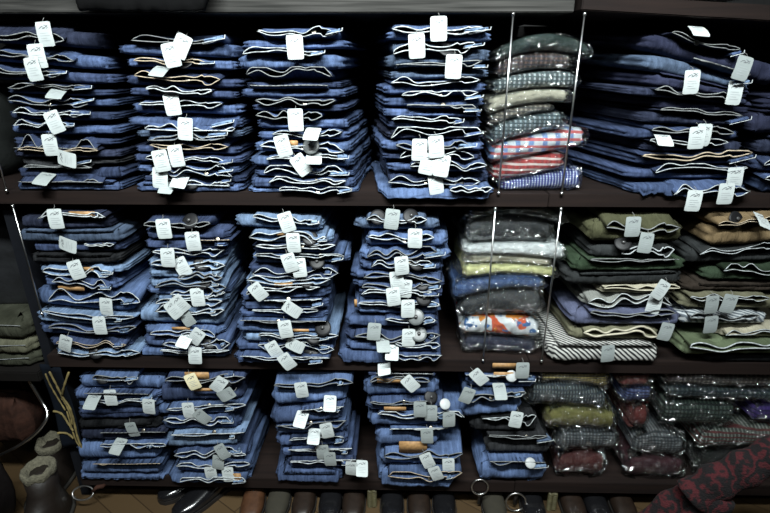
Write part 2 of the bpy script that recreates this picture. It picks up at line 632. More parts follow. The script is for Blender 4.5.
CARDS = {'w': card_mesh('price_tag', CARD), 'y': card_mesh('price_tag', CARDY), 'g': card_mesh('price_tag', CARD_DIM)}
LOGO, LINES = logo_mesh(), lines_mesh()
_b = bmesh.new()
tube(_b, [(0, 0.0, 0.021), (0.001, 0.004, 0.027), (-0.001, 0.010, 0.031)], 0.0004, 5)
STR = bpy.data.meshes.new('tag_string')
_b.to_mesh(STR)
_b.free()
STR.materials.append(STRING)
DPROF = [(0.0210, -0.0012), (0.0220, 0.0), (0.0212, 0.0014), (0.016, 0.0020), (0.009, 0.0030), (0.002, 0.0034)]
DISCS = {'k': lathe_mesh('security_tag', DPROF, DISC), 'g': lathe_mesh('security_tag', DPROF, DISCG), 'w': lathe_mesh('security_tag', DPROF, DISCW)}
PINM = lathe_mesh('pin', [(0.0048, 0.004), (0.0052, 0.0075), (0.003, 0.0095), (0.0005, 0.010)], plain('pin_head', (0.05, 0.05, 0.05), 0.3), 12)
BTNM = lathe_mesh('button', [(0.0055, -0.001), (0.0058, 0.0012), (0.0042, 0.002), (0.0005, 0.0016)], BRASS, 12)


def child(name, me, parent, mtx):
    """link a shared mesh as a part; mtx is its world matrix"""
    o = bpy.data.objects.new(name, me)
    COL.objects.link(o)
    o.parent = parent
    o.matrix_parent_inverse = parent_world(parent).inverted()
    o.matrix_basis = mtx
    return o


def add_tag(root, loc, tilt, lean, kind, turn=0.0, sc=1.0):
    mt = Matrix.Translation(loc) @ Matrix.Rotation(R(turn), 4, 'Z') @ Matrix.Rotation(R(-tilt), 4, 'Y') @ Matrix.Rotation(R(lean), 4, 'X') @ Matrix.Scale(sc, 4)
    c = child('price_tag', CARDS[kind], root, mt)
    for nm, me in (('printed_mark', LOGO), ('small_print', LINES), ('tag_string', STR)):
        o = bpy.data.objects.new(nm, me)
        COL.objects.link(o)
        o.parent = c
    if kind == 'y':
        c['label'] = 'cream card price tag'
    return c


def add_disc(root, loc, kind, nrm=(0.05, -1, 0.55), sc=1.0):
    q = Vector((0, -1, 0)).rotation_difference(Vector(nrm).normalized()).to_matrix().to_4x4()
    d = child('security_tag', DISCS[kind], root, Matrix.Translation(loc) @ q @ Matrix.Scale(sc, 4))
    if kind != 'k':
        d['label'] = {'g': 'grey', 'w': 'white'}[kind] + ' round security tag'
    if kind == 'w':
        return d
    o = bpy.data.objects.new('pin', PINM)
    COL.objects.link(o)
    o.parent = d
    return d


# ------------------------------------------------------------------ a stack of folded trousers
ORD = ['top', 'second from top', 'third from top', 'fourth from top', 'fifth from top', 'sixth from top', 'seventh from top', 'eighth from top',
       'ninth from top', 'tenth from top', 'eleventh from top', 'twelfth from top', 'thirteenth from top', 'fourteenth from top', 'fifteenth from top']
CNAME = {'black': 'black', 'char': 'charcoal', 'navy': 'dark navy', 'ink': 'indigo', 'dark': 'dark blue', 'mid': 'mid-blue', 'blue': 'blue', 'steel': 'steel blue',
         'light': 'light blue', 'pale': 'pale blue', 'olive': 'olive', 'green': 'dark green', 'coal': 'charcoal', 'cream': 'cream', 'grey': 'grey',
         'peri': 'periwinkle blue', 'teal': 'teal', 'khaki': 'khaki', 'gold': 'golden brown', 'brown': 'dark brown', 'sage': 'sage green', 'dkhaki': 'dusty olive',
         'stripe': 'black-and-white striped', 'greystripe': 'grey striped'}
NUMW = {1: 'one', 2: 'two', 3: 'three', 4: 'four'}
STATS = {}


def stack(where, group, shelf_z, X0, X1, ytop, items, tags=(), discs=(), patches=(), Yf=0.0, depth=0.34, skl=0.0, skr=0.0,
          bow=0.0, kind='jeans', sdy=0.0, edge_y=-0.004, lastdroop=0.0, wear=0.0, cr=0.016, bows=None, bdrop=0.0, hem=None, cat='jeans'):
    """items top to bottom: dict(yt,yb: fold's upper and lower pixel at X0, x:(left,right), c:shade, dt,db: slope, loop:(x0,x1,y0,y1))"""
    rs = random.Random(hash(where) % 1000 if False else sum(map(ord, where)))
    nI = len(items)

    xA, xB = P(X0, (ytop + items[-1]['yb']) / 2, Yf).x, P(X1, (ytop + items[-1]['yb']) / 2, Yf).x
    zmin = shelf_z + 0.001

    def bound(y, d, b):
        ph = rs.uniform(0, 6)

        def f(x):
            t = max(-0.4, min(1.6, (x - xA) / (xB - xA)))
            yy = y + d * t + b * 4 * t * (1 - t)
            return P(X0 + (X1 - X0) * 0.5, yy, Yf).z + 0.0008 * math.sin(x * 40 + ph)
        return f

    rawt, rawb = [], []
    for i, it in enumerate(items):
        bw = it.get('bow', bow)
        rawt.append(bound(it['yt'], it.get('dt', sdy), bw))
        rawb.append(bound(it['yb'], it.get('db', it.get('dt', sdy)), it.get('bowb', bw)))
    ceil_z = {Z1: Z0, Z2: Z1 - T1, Z3: Z2 - T2}[shelf_z] - 0.004
    cf = bound(ytop, items[0].get('dt', sdy), items[0].get('bow', bow))
    bots = [None] * nI
    bots[nI - 1] = lambda x: zmin
    ta, tb = xA - 0.16, xB + 0.2
    for i in range(nI - 2, -1, -1):
        bots[i] = Tab(lambda x, f=rawb[i], g=bots[i + 1]: min(max(f(x), g(x) + 0.010), ceil_z - 0.010), ta, tb)
    ceil_f = Tab(lambda x: min(max(cf(x), bots[0](x) + 0.010), ceil_z), ta, tb)
    tops = []
    for i in range(nI):
        hi_ = bots[i - 1] if i else ceil_f
        tops.append(Tab(lambda x, f=rawt[i], lo=bots[i], hi=hi_: max(lo(x) + 0.006, min(f(x), hi(x) - 0.0024)), ta, tb))

    # which item owns each tag / disc / patch
    def owner(y):
        best, bi = 1e9, 0
        for i, it in enumerate(items):
            hi = items[i - 1]['yb'] if i else ytop
            if hi - 1 <= y <= it['yb']:
                return i
            d = min(abs(y - hi), abs(y - it['yb']))
            if d < best:
                best, bi = d, i
        return bi
    own = {}
    tags = [tuple(t) + (None,) * (6 - len(t)) for t in tags]
    for t in tags:
        own.setdefault(t[5] if len(t) > 5 and t[5] is not None else owner(t[1] - 7), {'t': [], 'd': [], 'p': []})['t'].append(t)
    for d in discs:
        own.setdefault(owner(d[1] - 1), {'t': [], 'd': [], 'p': []})['d'].append(d)
    for p in patches:
        own.setdefault(owner(p[1]), {'t': [], 'd': [], 'p': []})['p'].append(p)

    tagk = 0
    for i, it in enumerate(items):
        sh = it['c']
        o_ = own.get(i, {'t': [], 'd': [], 'p': []})
        nt, nd, npx = len(o_['t']), len(o_['d']), len(o_['p'])
        feat = ''
        if nt and nd:
            feat = ' with tag and round %s disc' % {'k': 'black', 'g': 'grey', 'w': 'white'}[o_['d'][0][2]]
        elif nt and npx:
            feat = ' with tag and tan patch'
        elif nt == 1:
            feat = ' with white tag' if o_['t'][0][3] != 'y' else ' with cream tag'
        elif nt > 1:
            feat = ' with %s tags' % NUMW[min(nt, 4)]
        elif nd:
            feat = ' with round %s disc' % {'k': 'black', 'g': 'grey', 'w': 'white'}[o_['d'][0][2]]
        elif npx:
            feat = ' with tan patch'
        pos = ORD[i] if i < nI - 1 else 'bottom one'
        label = '%s %s%s, %s, %s' % (CNAME[sh], it.get('k', kind), it.get('f', feat), pos, where)
        w = label.split()
        if len(w) > 16:
            label = '%s %s, %s, %s' % (CNAME[sh], it.get('k', kind), pos, where)
        xl = P(it['x'][0] + rs.uniform(-3, 2), (it['yt'] + it['yb']) / 2, Yf).x
        xr = P(it['x'][1], (it['yt'] + it['yb']) / 2, Yf).x
        jy = it.get('y', rs.uniform(-0.008, 0.006))
        y0 = Yf + jy
        dep = depth + rs.uniform(-0.02, 0.03)
        zt, zb = tops[i], bots[i]
        hi = bots[i - 1] if i else ceil_f
        xm = (xl + xr) / 2
        root = thing('folded_jeans' if it.get('k', kind) == 'jeans' else 'folded_trousers', label, 'jeans' if it.get('k', kind) == 'jeans' else 'trousers',
                     (xm, y0 + dep / 2, zb(xm)), group)
        m = DEN[sh]
        lp = it.get('loop', 'auto')
        gap = it['yt'] - (items[i - 1]['yb'] if i else ytop)
        if lp == 'auto':
            w_ = it['x'][1] - it['x'][0]
            a = it['x'][0] + w_ * rs.uniform(0.04, 0.22)
            b = it['x'][1] - w_ * rs.uniform(0.02, 0.22)
            lp = (a, b, it['yt'] - gap, it['yt'] + (it['yb'] - it['yt']) * rs.uniform(0.25, 0.6) + 1)
        yw = y0 - 0.013
        hid = lp is None
        if hid:
            lp = (it['x'][0] + 6, it['x'][1] - 6, it['yt'] - gap, it['yt'] - 0.5)
            yw = y0 + 0.012
        dent = None
        if not hid:
            wpx = lp[1] - lp[0]
            dent = (P(lp[0] + wpx * rs.uniform(0.08, 0.34), it['yt'], y0).x, P(lp[1] - wpx * rs.uniform(0.0, 0.06), it['yt'], y0).x, rs.uniform(0.012, 0.022))
        # the folded legs
        bm = bmesh.new()
        g = 0.0004
        ztt = lambda x: max(zb(x) + 0.006, zt(x)) - g
        pillow(bm, xl - 0.007, xr + 0.006, y0, y0 + dep, lambda x: zb(x) + g, ztt, skl, skr, it.get('lay', 2 if rs.random() < .5 else 3), rs.uniform(0, 50), cr,
               0.006, lastdroop if i == nI - 1 else 0.0, edge_y, dent=dent)
        build('folded_legs', bm, m, root)
        # the waist: a flattened tube whose open end faces the aisle
        la, lb, ly0, ly1 = lp[:4]
        nn = 34
        span = max(1.5, ly1 - ly0)
        slope = it.get('dt', sdy) * (lb - la) / max(1.0, X1 - X0)
        lbow = it.get('bow', bow)
        K = 8
        Lk = [rs.uniform(0.42, 0.95) for _ in range(K)]
        if rs.random() < 0.5:                       # sagging middle
            for q in range(K):
                Lk[q] = 0.5 * Lk[q] + 0.5 * (0.45 + 0.5 * math.sin(PI * q / (K - 1)))
        Gk = [rs.uniform(0.10, 0.28) for _ in range(K)]
        Gk[rs.randrange(1, K - 2)] = rs.uniform(0.25, 0.5)
        Gk[K - 2] = rs.uniform(0.3, 0.62)
        Gk[1] = max(Gk[1], rs.uniform(0.15, 0.5))

        def crv(A, t):
            u = t * (len(A) - 1)
            k0 = min(len(A) - 2, int(u))
            f_ = u - k0
            p0, p1, p2, p3 = A[max(0, k0 - 1)], A[k0], A[k0 + 1], A[min(len(A) - 1, k0 + 2)]
            return 0.5 * (2 * p1 + (p2 - p0) * f_ + (2 * p0 - 5 * p1 + 4 * p2 - p3) * f_ ** 2 + (3 * p1 - p0 - 3 * p2 + p3) * f_ ** 3)
        up_, lo_ = [], []
        ph2 = rs.uniform(0, 6)
        for k in range(nn + 1):
            t = k / nn
            tt = ((la + (lb - la) * t) - X0) / (X1 - X0)
            env = min(1.0, math.sin(PI * t) * 3.5) ** 0.5 if 0 < t < 1 else 0
            base = ly0 + slope * t + lbow * 4 * tt * (1 - tt)
            g2 = span * max(0.06, crv(Gk, t)) * env
            yl_ = base + span * crv(Lk, t) + (0.35 * g2 if t > 0.8 else 0)
            xx = la + (lb - la) * t
            lo_.append((xx, yl_))
            up_.append((xx + 1.2 * math.sin(9 * t + ph2), max(base - 1, yl_ - g2 - 0.35)))
        loop = lo_ + up_[::-1][1:-1]
        ring0 = [P(a, b, yw) for a, b in loop]
        nL = len(lo_)
        rows = [(yw, 0.0), (y0 - 0.003, 0.15), (y0 + 0.012, 0.4), (y0 + 0.034, 0.85), (y0 + 0.055, 1.0), (y0 + 0.10, 1.0), (y0 + dep * 0.6, 1.0), (y0 + dep - 0.02, 1.0)]
        bm = bmesh.new()
        rings = []
        for yy, bl in rows:
            rg = []
            for k, p in enumerate(ring0):
                top = hi(p.x) - 0.0007
                low = ztt(p.x) + 0.0003
                if top < low + 0.0012:
                    top = low + 0.0012
                tgt = low if k < nL else top
                if k in (0, nL - 1):
                    tgt = (low + top) / 2
                dx = (skl + (skr - skl) * ((p.x - xl) / max(1e-4, xr - xl))) * (yy - y0) / dep
                zz = p.z * (1 - bl) + tgt * bl
                zz = max(zb(p.x) - 0.004, min(zz, hi(p.x) + 0.0055)) if bl == 0 else max(zb(p.x) + 0.0012, min(zz, hi(p.x) - 0.0007))
                if bl == 0:
                    ring0[k] = Vector((p.x, p.y, zz))
                rg.append(bm.verts.new((p.x + dx, yy, zz)))
            rings.append(rg)
        n_ = len(ring0)
        for A, B in zip(rings, rings[1:]):
            for j in range(n_):
                bm.faces.new((A[j], A[(j + 1) % n_], B[(j + 1) % n_], B[j]))
        bm.faces.new(rings[-1])
        wb = build('waistband', bm, m, root)
        if not hid:
            hm = it.get('hem', hem)
            if hm is None:
                hm = HEM if rs.random() < 0.62 else (HEMT if rs.random() < 0.35 else HEMD)
            bm = bmesh.new()
            tube(bm, [(p.x, yw - 0.0004, p.z) for p in ring0], it.get('hr', 0.00115) * rs.uniform(0.75, 1.15), 5, closed=True)
            build('hem_edge', bm, hm, wb)
            if kind == 'jeans' and rs.random() < 0.7:
                k = int(nn * rs.uniform(0.4, 0.75))
                p = (ring0[k] + ring0[2 * nL - 3 - k if 2 * nL - 3 - k < n_ else -1]) / 2
                child('button', BTNM, root, Matrix.Translation((ring0[k].x, yw + 0.006, (ring0[k].z + p.z) / 2)) @ Matrix.Rotation(R(-35), 4, 'X'))
        if kind == 'jeans' and not hid and rs.random() < 0.6:
            # faded pocket corner folded out at the right end of the waist
            wl = lb - la
            pa = P(lb - wl * rs.uniform(0.10, 0.26), ly1, yw).x
            pb = min(P(lb + wl * rs.uniform(0.02, 0.12), ly1, yw).x, xr - 0.006)
            zl = P((la + lb) / 2, base + span * rs.uniform(0.55, 0.85), yw).z
            sl = rs.uniform(0.0, 0.28)
            th = 0.0024 * rs.uniform(1.6, 3.2)
            zl = max(max(zb(pa), zb(pb)) + 0.002, min(zl, min(hi(pa), hi(pb)) - th - sl * abs(pb - pa) - 0.002))
            bm = bmesh.new()
            pillow(bm, pa, pb, yw - 0.003, yw + 0.03, lambda x: zl + sl * (x - pa), lambda x: zl + sl * (x - pa) + th, 0.0, -0.01, 2, rs.uniform(0, 50), 0.004, 0.002)
            pk = build('pocket_corner', bm, DEN[{'black': 'char', 'char': 'steel', 'navy': 'mid', 'ink': 'mid', 'dark': 'blue', 'mid': 'light', 'blue': 'light', 'steel': 'light', 'light': 'pale', 'pale': 'pale'}[sh]], root)
            pk['label'] = 'faded lighter denim pocket corner'
            bm = bmesh.new()
            tube(bm, [(pa + (pb - pa) * q / 8, yw - 0.0045, zl + sl * (pb - pa) * q / 8 + 0.0005) for q in range(9)] + [(pb + 0.001, yw - 0.003, zl + sl * (pb - pa) + th)], 0.0009, 5)
            build('hem_edge', bm, HEM, pk)
        for px, py, kk in [d[:3] for d in o_['d']]:
            p = P(px, py, y0 - (0.004 if kk == 'k' else 0.014))
            add_disc(root, p, kk, (rs.uniform(-0.3, 0.3), -1, rs.uniform(0.55, 1.1)), rs.uniform(0.80, 0.95) * (0.78 if kk == 'w' else 1))
        for px, py, pw, ph in o_['p']:
            bm = bmesh.new()
            a, b = P(px - pw / 2, py, y0 - 0.004), P(px + pw / 2, py, y0 - 0.004)
            hh = (P(px, py - ph / 2, y0).z - P(px, py + ph / 2, y0).z) / 2
            box(bm, a.x, b.x, y0 - 0.0125, y0 - 0.0095, a.z - hh, a.z + hh, 0.001)
            build('leather_patch', bm, LEATHER, root)
        for t in o_['t']:
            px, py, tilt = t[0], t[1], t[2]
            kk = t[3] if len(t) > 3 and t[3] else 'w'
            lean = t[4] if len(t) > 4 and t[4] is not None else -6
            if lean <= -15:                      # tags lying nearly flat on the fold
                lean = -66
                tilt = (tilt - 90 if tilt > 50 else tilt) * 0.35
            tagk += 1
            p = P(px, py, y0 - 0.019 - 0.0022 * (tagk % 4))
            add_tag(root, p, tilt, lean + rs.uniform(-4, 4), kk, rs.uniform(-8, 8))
    STATS[where] = nI


class Tab:
    def __init__(self, f, a, b, n=48):
        self.a, self.d, self.n = a, (b - a) / n, n
        self.v = [f(a + self.d * i) for i in range(n + 1)]

    def __call__(self, x):
        u = max(0.0, min(self.n - 1e-6, (x - self.a) / self.d))
        i = int(u)
        return self.v[i] + (self.v[i + 1] - self.v[i]) * (u - i)


def I(yt, yb, xl, xr, c, loop='auto', **kw):
    d = dict(yt=yt, yb=yb, x=(xl, xr), c=c, loop=loop)
    d.update(kw)
    return d


# ------------------------------------------------------------------ the room and the shelving
def structure(name, bm, m):
    o = build(name, bm, m, None, False)
    o['kind'] = 'structure'
    return o


FZ = 0.215                   # floor level (heights are measured from the camera's own reckoning)
RX0, RX1, RY0, RY1, RZ = -2.4, 2.4, -2.8, 0.56, 2.75
m_floor, nt, b = mat('wood_plank_floor')
br = N(nt, 'ShaderNodeTexBrick', offset=0.4)
br.inputs['Scale'].default_value = 1.0
br.inputs['Brick Width'].default_value = 0.9
br.inputs['Row Height'].default_value = 0.07
br.inputs['Mortar Size'].default_value = 0.0016
br.inputs['Color1'].default_value = (0.060, 0.037, 0.017, 1)
br.inputs['Color2'].default_value = (0.080, 0.050, 0.023, 1)
br.inputs['Mortar'].default_value = (0.03, 0.018, 0.008, 1)
cv = coords(nt)
rot = N(nt, 'ShaderNodeMapping')
rot.inputs['Rotation'].default_value = (0, 0, R(35))
nt.links.new(cv, rot.inputs['Vector'])
nt.links.new(rot.outputs[0], br.inputs['Vector'])
nt.links.new(br.outputs['Color'], b.inputs['Base Color'])
b.inputs['Roughness'].default_value = 0.45
m_wall = plain('dark_shop_wall', (0.014, 0.014, 0.014), 0.9)
m_ceil = plain('shop_ceiling', (0.10, 0.10, 0.10), 0.9)
t_ = 0.05
structure('floor', box(bmesh.new(), RX0, RX1, RY0, RY1, FZ - t_, FZ), m_floor)
structure('ceiling', box(bmesh.new(), RX0, RX1, RY0, RY1, RZ, RZ + t_), m_ceil)
structure('wall_back', box(bmesh.new(), RX0, RX1, RY1, RY1 + t_, FZ, RZ), m_wall)
structure('wall_front', box(bmesh.new(), RX0, RX1, RY0 - t_, RY0, FZ, RZ), m_wall)
structure('wall_left', box(bmesh.new(), RX0 - t_, RX0, RY0, RY1, FZ, RZ), m_wall)
structure('wall_right', box(bmesh.new(), RX1, RX1 + t_, RY0, RY1, FZ, RZ), m_wall)

FY = 0.0                     # front edge of the boards
Z1 = P(300, 193, FY).z       # top of the upper visible shelf
Z2 = P(300, 358.5, FY).z
Z3 = P(300, 479, FY).z
T1 = Z1 - P(300, 206, FY).z
T2 = Z2 - P(300, 370, FY).z
T3 = Z3 - P(300, 489, FY).z
Z0 = P(300, 13, FY).z        # underside of the top board
SPL = P(549, 195, FY).x      # where the two runs of boards meet
BY = 0.47                    # depth of boards

UL = P(22, 250, FY).x        # left upright
unit = thing('shelving_unit', 'dark wooden shelving unit carrying the four jeans stacks and wrapped shirts', 'shelves', (0, 0.24, 0))
unit2 = thing('shelving_unit', 'shelving unit at the right carrying dark jeans and coloured trousers', 'shelves', (SPL + 0.4, 0.24, 0))
XL = P(-60, 195, FY).x
XR = 1.45
for z, t in ((Z1, T1), (Z2, T2), (Z3, T3)):
    x0 = XL if z == Z1 else UL - 0.012
    build('shelf_board', box(bmesh.new(), x0, SPL, FY, BY, z - t, z, 0.0015), SHELF, unit, False)
    build('shelf_board', box(bmesh.new(), SPL + 0.002, XR, FY + 0.002, BY, z - t, z, 0.0015), SHELF, unit2, False)
XT = P(574, 5, FY).x
build('top_board', box(bmesh.new(), XL - 0.1, XT, FY - 0.004, BY, Z0, Z0 + 0.05, 0.002), TOPB, unit, False)
bm = bmesh.new()
box(bm, XT + 0.012, XR, FY - 0.012, BY, Z0, Z0 + 0.028, 0.002)
xa, xb = XT, P(770, 24, FY).x
dz = P(770, 24, FY).z - Z0
for v in bm.verts:
    v.co.z += 0.004 + dz * (v.co.x - xa) / (xb - xa)
build('top_board', bm, SHELF, unit2, False)
build('back_panel', box(bmesh.new(), XL - 0.1, SPL, BY + 0.001, BY + 0.012, FZ, Z0 + 0.05), BACK, unit, False)
build('back_panel', box(bmesh.new(), SPL + 0.001, XR, BY + 0.001, BY + 0.012, FZ, Z0 + 0.0), BACK, unit2, False)
build('upright_panel', box(bmesh.new(), XR, XR + 0.02, FY, BY, FZ, Z0 + 0.0), SHELF, unit2, False)
build('upright_panel', box(bmesh.new(), UL - 0.045, UL - 0.02, 0.03, BY, FZ, Z1 - T1 - 0.0005), UPRT, unit, False)


def rod(par, px, py, z0, z1):
    x = P(px, py, FY + 0.004).x
    bm = bmesh.new()
    tube(bm, [(x, FY - 0.0032, z0), (x, FY - 0.0032, z1)], 0.0021, 8)
    for zz in (z0 + 0.003, z1 - 0.003):
        tube(bm, [(x, FY - 0.0032, zz - 0.003), (x, FY - 0.0032, zz + 0.003)], 0.0036, 8)
    build('support_rod', bm, STEEL, par)


for px in (505.5, 572.5):
    rod(unit if px < 540 else unit, px, 100, Z1, Z0)
for px in (489, 551):
    rod(unit, px, 280, Z2, Z1 - T1)
rod(unit, 4, 172, Z1, Z0)
rod(unit, 27, 250, Z2 + 0.12, Z1 - T1)

# ------------------------------------------------------------------ STACKS, top shelf
G1, G2, G3 = 'jeans stacked on the top shelf', 'jeans stacked on the middle shelf', 'jeans stacked on the bottom shelf'
stack('leftmost stack on top shelf', G1, Z1, -5, 130, 20, [
    I(27, 42, -22, 100, 'navy', (-20, 64, 25, 40), dt=6, db=8),
    I(48, 60, -20, 104, 'mid', (-12, 74, 49, 58), dt=10, db=12),
    I(67, 79, -18, 108, 'dark', (-16, 64, 63, 74), dt=8, db=6),
    I(86, 93, 6, 108, 'dark', (8, 88, 80, 90), dt=5, db=4),
    I(97, 105, 5, 112, 'mid', (8, 88, 93, 108), dt=2),
    I(111, 119, 8, 112, 'dark', (12, 84, 105, 118), dt=2),
    I(125, 134, 11, 114, 'mid', (14, 72, 118, 128), dt=1),
    I(138, 145, 12, 114, 'dark', (16, 98, 133, 160), dt=1),
    I(150, 157, 14, 118, 'navy', (18, 98, 146, 152), dt=1),
    I(159, 165, 21, 118, 'char', (23, 92, 163, 170)),
    I(168, 179, 18, 121, 'dark', (20, 104, 177, 190)),
    I(183, 193, 18, 122, 'mid', None)],
    [(44.5, 34, 3, 'w', -4), (37, 56, 4), (33, 69, 8), (54, 122, 18), (50, 145, 2), (66, 159, 78), (44, 178, 62, 'g', -50), (57, 92, 75, 'g', -30)],
    Yf=0.006, skr=0.0, skl=0.0)
stack('second stack on top shelf', G1, Z1, 119, 240, 34, [
    I(44, 54, 119, 232, 'mid', (131, 220, 34, 46), db=4),
    I(57, 66, 124, 234, 'mid', (134, 208, 54, 64), dt=4, db=5),
    I(74, 84, 122, 236, 'dark', (134, 220, 68, 82), dt=6, db=5),
    I(87, 95, 129, 236, 'dark', (145, 212, 82, 93), dt=5, db=4),
    I(103, 113, 130, 238, 'mid', (138, 222, 97, 108), dt=2),
    I(117, 126, 131, 240, 'mid', (145, 235, 113, 142), dt=2),
    I(130, 137, 139, 240, 'steel', (148, 225, 127, 146)),
    I(146, 153, 135, 238, 'dark', (150, 228, 141, 150), dt=2),
    I(155, 162, 134, 238, 'dark', (145, 228, 152, 166), dt=2),
    I(165, 172, 136, 238, 'mid', (150, 232, 161, 178), dt=2),
    I(176, 182, 139, 240, 'dark', (160, 230, 172, 192), dt=1),
    I(184, 194, 139, 241, 'mid', None)],
    [(181, 46, -28), (171, 55, 10, 'w'), (172, 104, 6), (185, 129, -4), (176, 156, 8), (161, 161, 8), (160, 178, -6), (180, 180, 60, 'w', -20), (160, 70, 75, 'g', -55), (168, 186, 80, 'g', -60)],
    [(186, 62, 'k'), (192, 182, 'k')], Yf=0.0, skr=0.0, skl=0.0)
stack('third stack on top shelf', G1, Z1, 242, 350, 26, [
    I(40, 49, 247, 346, 'mid', (257, 337, 24, 38), c0=1),
    I(55, 70, 242, 340, 'blue', (243, 322, 46, 56), dt=0),
    I(82, 88, 246, 338, 'dark', (246, 332, 62, 78)),
    I(88, 98, 244, 343, 'mid', (250, 328, 80, 86)),
    I(105, 111, 252, 345, 'dark', (255, 335, 94, 106)),
    I(120, 129, 255, 347, 'mid', (256, 322, 107, 122)),
    I(132, 140, 257, 347, 'mid', (272, 342, 127, 138)),
    I(143, 153, 258, 350, 'blue', (260, 344, 140, 153)),
    I(157, 167, 253, 352, 'blue', (266, 345, 154, 160)),
    I(172, 177, 259, 352, 'mid', (264, 345, 162, 178)),
    I(179, 188, 254, 352, 'mid', (268, 346, 175, 184)),
    I(188, 195, 248, 355, 'blue', (279, 352, 182, 195))],
    [(295, 47, 2), (295.5, 120, 2), (283, 146, 14), (301, 165, 35), (312, 133, 82, 'w', -45), (314, 157, 85, 'w', -50)],
    [(311, 146, 'g')], [(294, 143, 9, 6)], Yf=0.0, skr=0.025, skl=0.0)
stack('fourth stack on top shelf', G1, Z1, 385, 490, 21, [
    I(30, 40, 391, 492, 'blue', (392, 487, 21, 35), dt=2),
    I(55, 68, 388, 489, 'steel', (393, 475, 39, 57), dt=-6, db=-6),
    I(71, 80, 392, 488, 'steel', (396, 482, 58, 68), dt=-2, db=-3),
    I(86, 95, 386, 487, 'mid', (391, 480, 76, 88), dt=-3),
    I(98, 107, 385, 484, 'mid', (402, 478, 83, 97)),
    I(109, 117, 386, 482, 'mid', (407, 476, 98, 110)),
    I(121, 129, 388, 482, 'dark', (392, 461, 112, 124)),
    I(133, 139, 389, 484, 'navy', (391, 481, 119, 142), dt=0),
    I(142, 151, 385, 484, 'mid', (396, 470, 139, 152)),
    I(154, 160, 386, 482, 'dark', (400, 474, 148, 162)),
    I(163, 172, 390, 484, 'mid', (410, 487, 159, 172)),
    I(174, 183, 392, 488, 'dark', (388, 480, 172, 188)),
    I(187, 196, 384, 492, 'blue', (450, 492, 183, 194), y=-0.016)],
    [(438.7, 28.5, 2), (416.8, 46, 4), (453.6, 66.5, -2), (419.5, 150, -2), (436.3, 147, 5), (427.5, 164, -12), (441.8, 166, -8), (436, 184, 8)],
    [(448, 49, 'k'), (456, 184, 'k')], Yf=0.0, skl=-0.042, skr=0.0, lastdroop=0.012)

# ------------------------------------------------------------------ STACKS, middle shelf
stack('leftmost stack on middle shelf', G2, Z2, 22, 125, 210, [
    I(217, 228, 22, 107, 'navy', (38, 105, 209, 219)),
    I(229, 242, 22, 122, 'steel', None),
    I(243, 252, 31, 120, 'dark', (84, 114, 241, 246)),
    I(254, 262, 33, 119, 'black', None),
    I(266, 273, 38, 124, 'light', (42, 112, 262, 280)),
    I(275, 284, 41, 118, 'mid', (52, 110, 274, 288), dt=5),
    I(288, 306, 34, 128, 'blue', (48, 140, 281, 303), dt=8, db=8),
    I(312, 321, 37, 128, 'light', (42, 135, 306, 317), dt=6, db=4),
    I(325, 336, 37, 128, 'mid', (48, 136, 320, 332), dt=2, db=1),
    I(340, 346, 50, 128, 'dark', (56, 126, 336, 347), dt=2, db=1),
    I(349, 360, 56, 135, 'light', (58, 140, 346, 358))],
    [(55.3, 219, 2), (67, 245, 75, 'w', -10), (76, 270, 14), (106, 307, -4), (99.5, 326, 2), (65, 344, -20)],
    [(97, 351, 'k')], [(84, 213, 26, 5), (73, 287, 26, 5), (90, 268, 10, 4)], Yf=0.004, skr=0.0, skl=0.0, bow=1.0)
stack('second stack on middle shelf', G2, Z2, 140, 230, 218, [
    I(230, 239, 145, 226, 'dark', (144, 210, 217, 229)),
    I(241, 248, 148, 224, 'dark', (190, 229, 232, 238)),
    I(250, 258, 153, 224, 'mid', (152, 224, 245, 256)),
    I(261, 269, 147, 222, 'light', (151, 225, 256, 270)),
    I(270, 277, 150, 222, 'light', (178, 222, 269, 280)),
    I(280, 288, 146, 223, 'light', (155, 226, 276, 290)),
    I(289, 295, 149, 226, 'blue', (170, 225, 286, 298)),
    I(297, 302, 155, 226, 'light', (156, 222, 295, 306)),
    I(311, 325, 138, 220, 'light', (155, 224, 302, 316), dt=2, db=2),
    I(329, 335, 143, 222, 'blue', (150, 215, 324, 338)),
    I(339, 348, 141, 228, 'mid', (162, 230, 334, 350)),
    I(350, 362, 140, 228, 'blue', (160, 229, 347, 354))],
    [(163.7, 229, 2), (193, 241.6, 2), (167.7, 258, -2), (182, 267, 24), (197.5, 297.5, 4), (173, 310, 38), (180, 304, 38), (186.5, 317.7, 30, 'g'), (196, 337, -38), (185, 339.6, 60, 'w', -30), (195, 356, -4)],
    [(204, 282, 'k'), (190, 221, 'k'), (202, 263, 'k'), (210, 342, 'k')], [(182, 327, 18, 3)], Yf=0.0, skr=0.0, skl=0.0, bow=0.5)
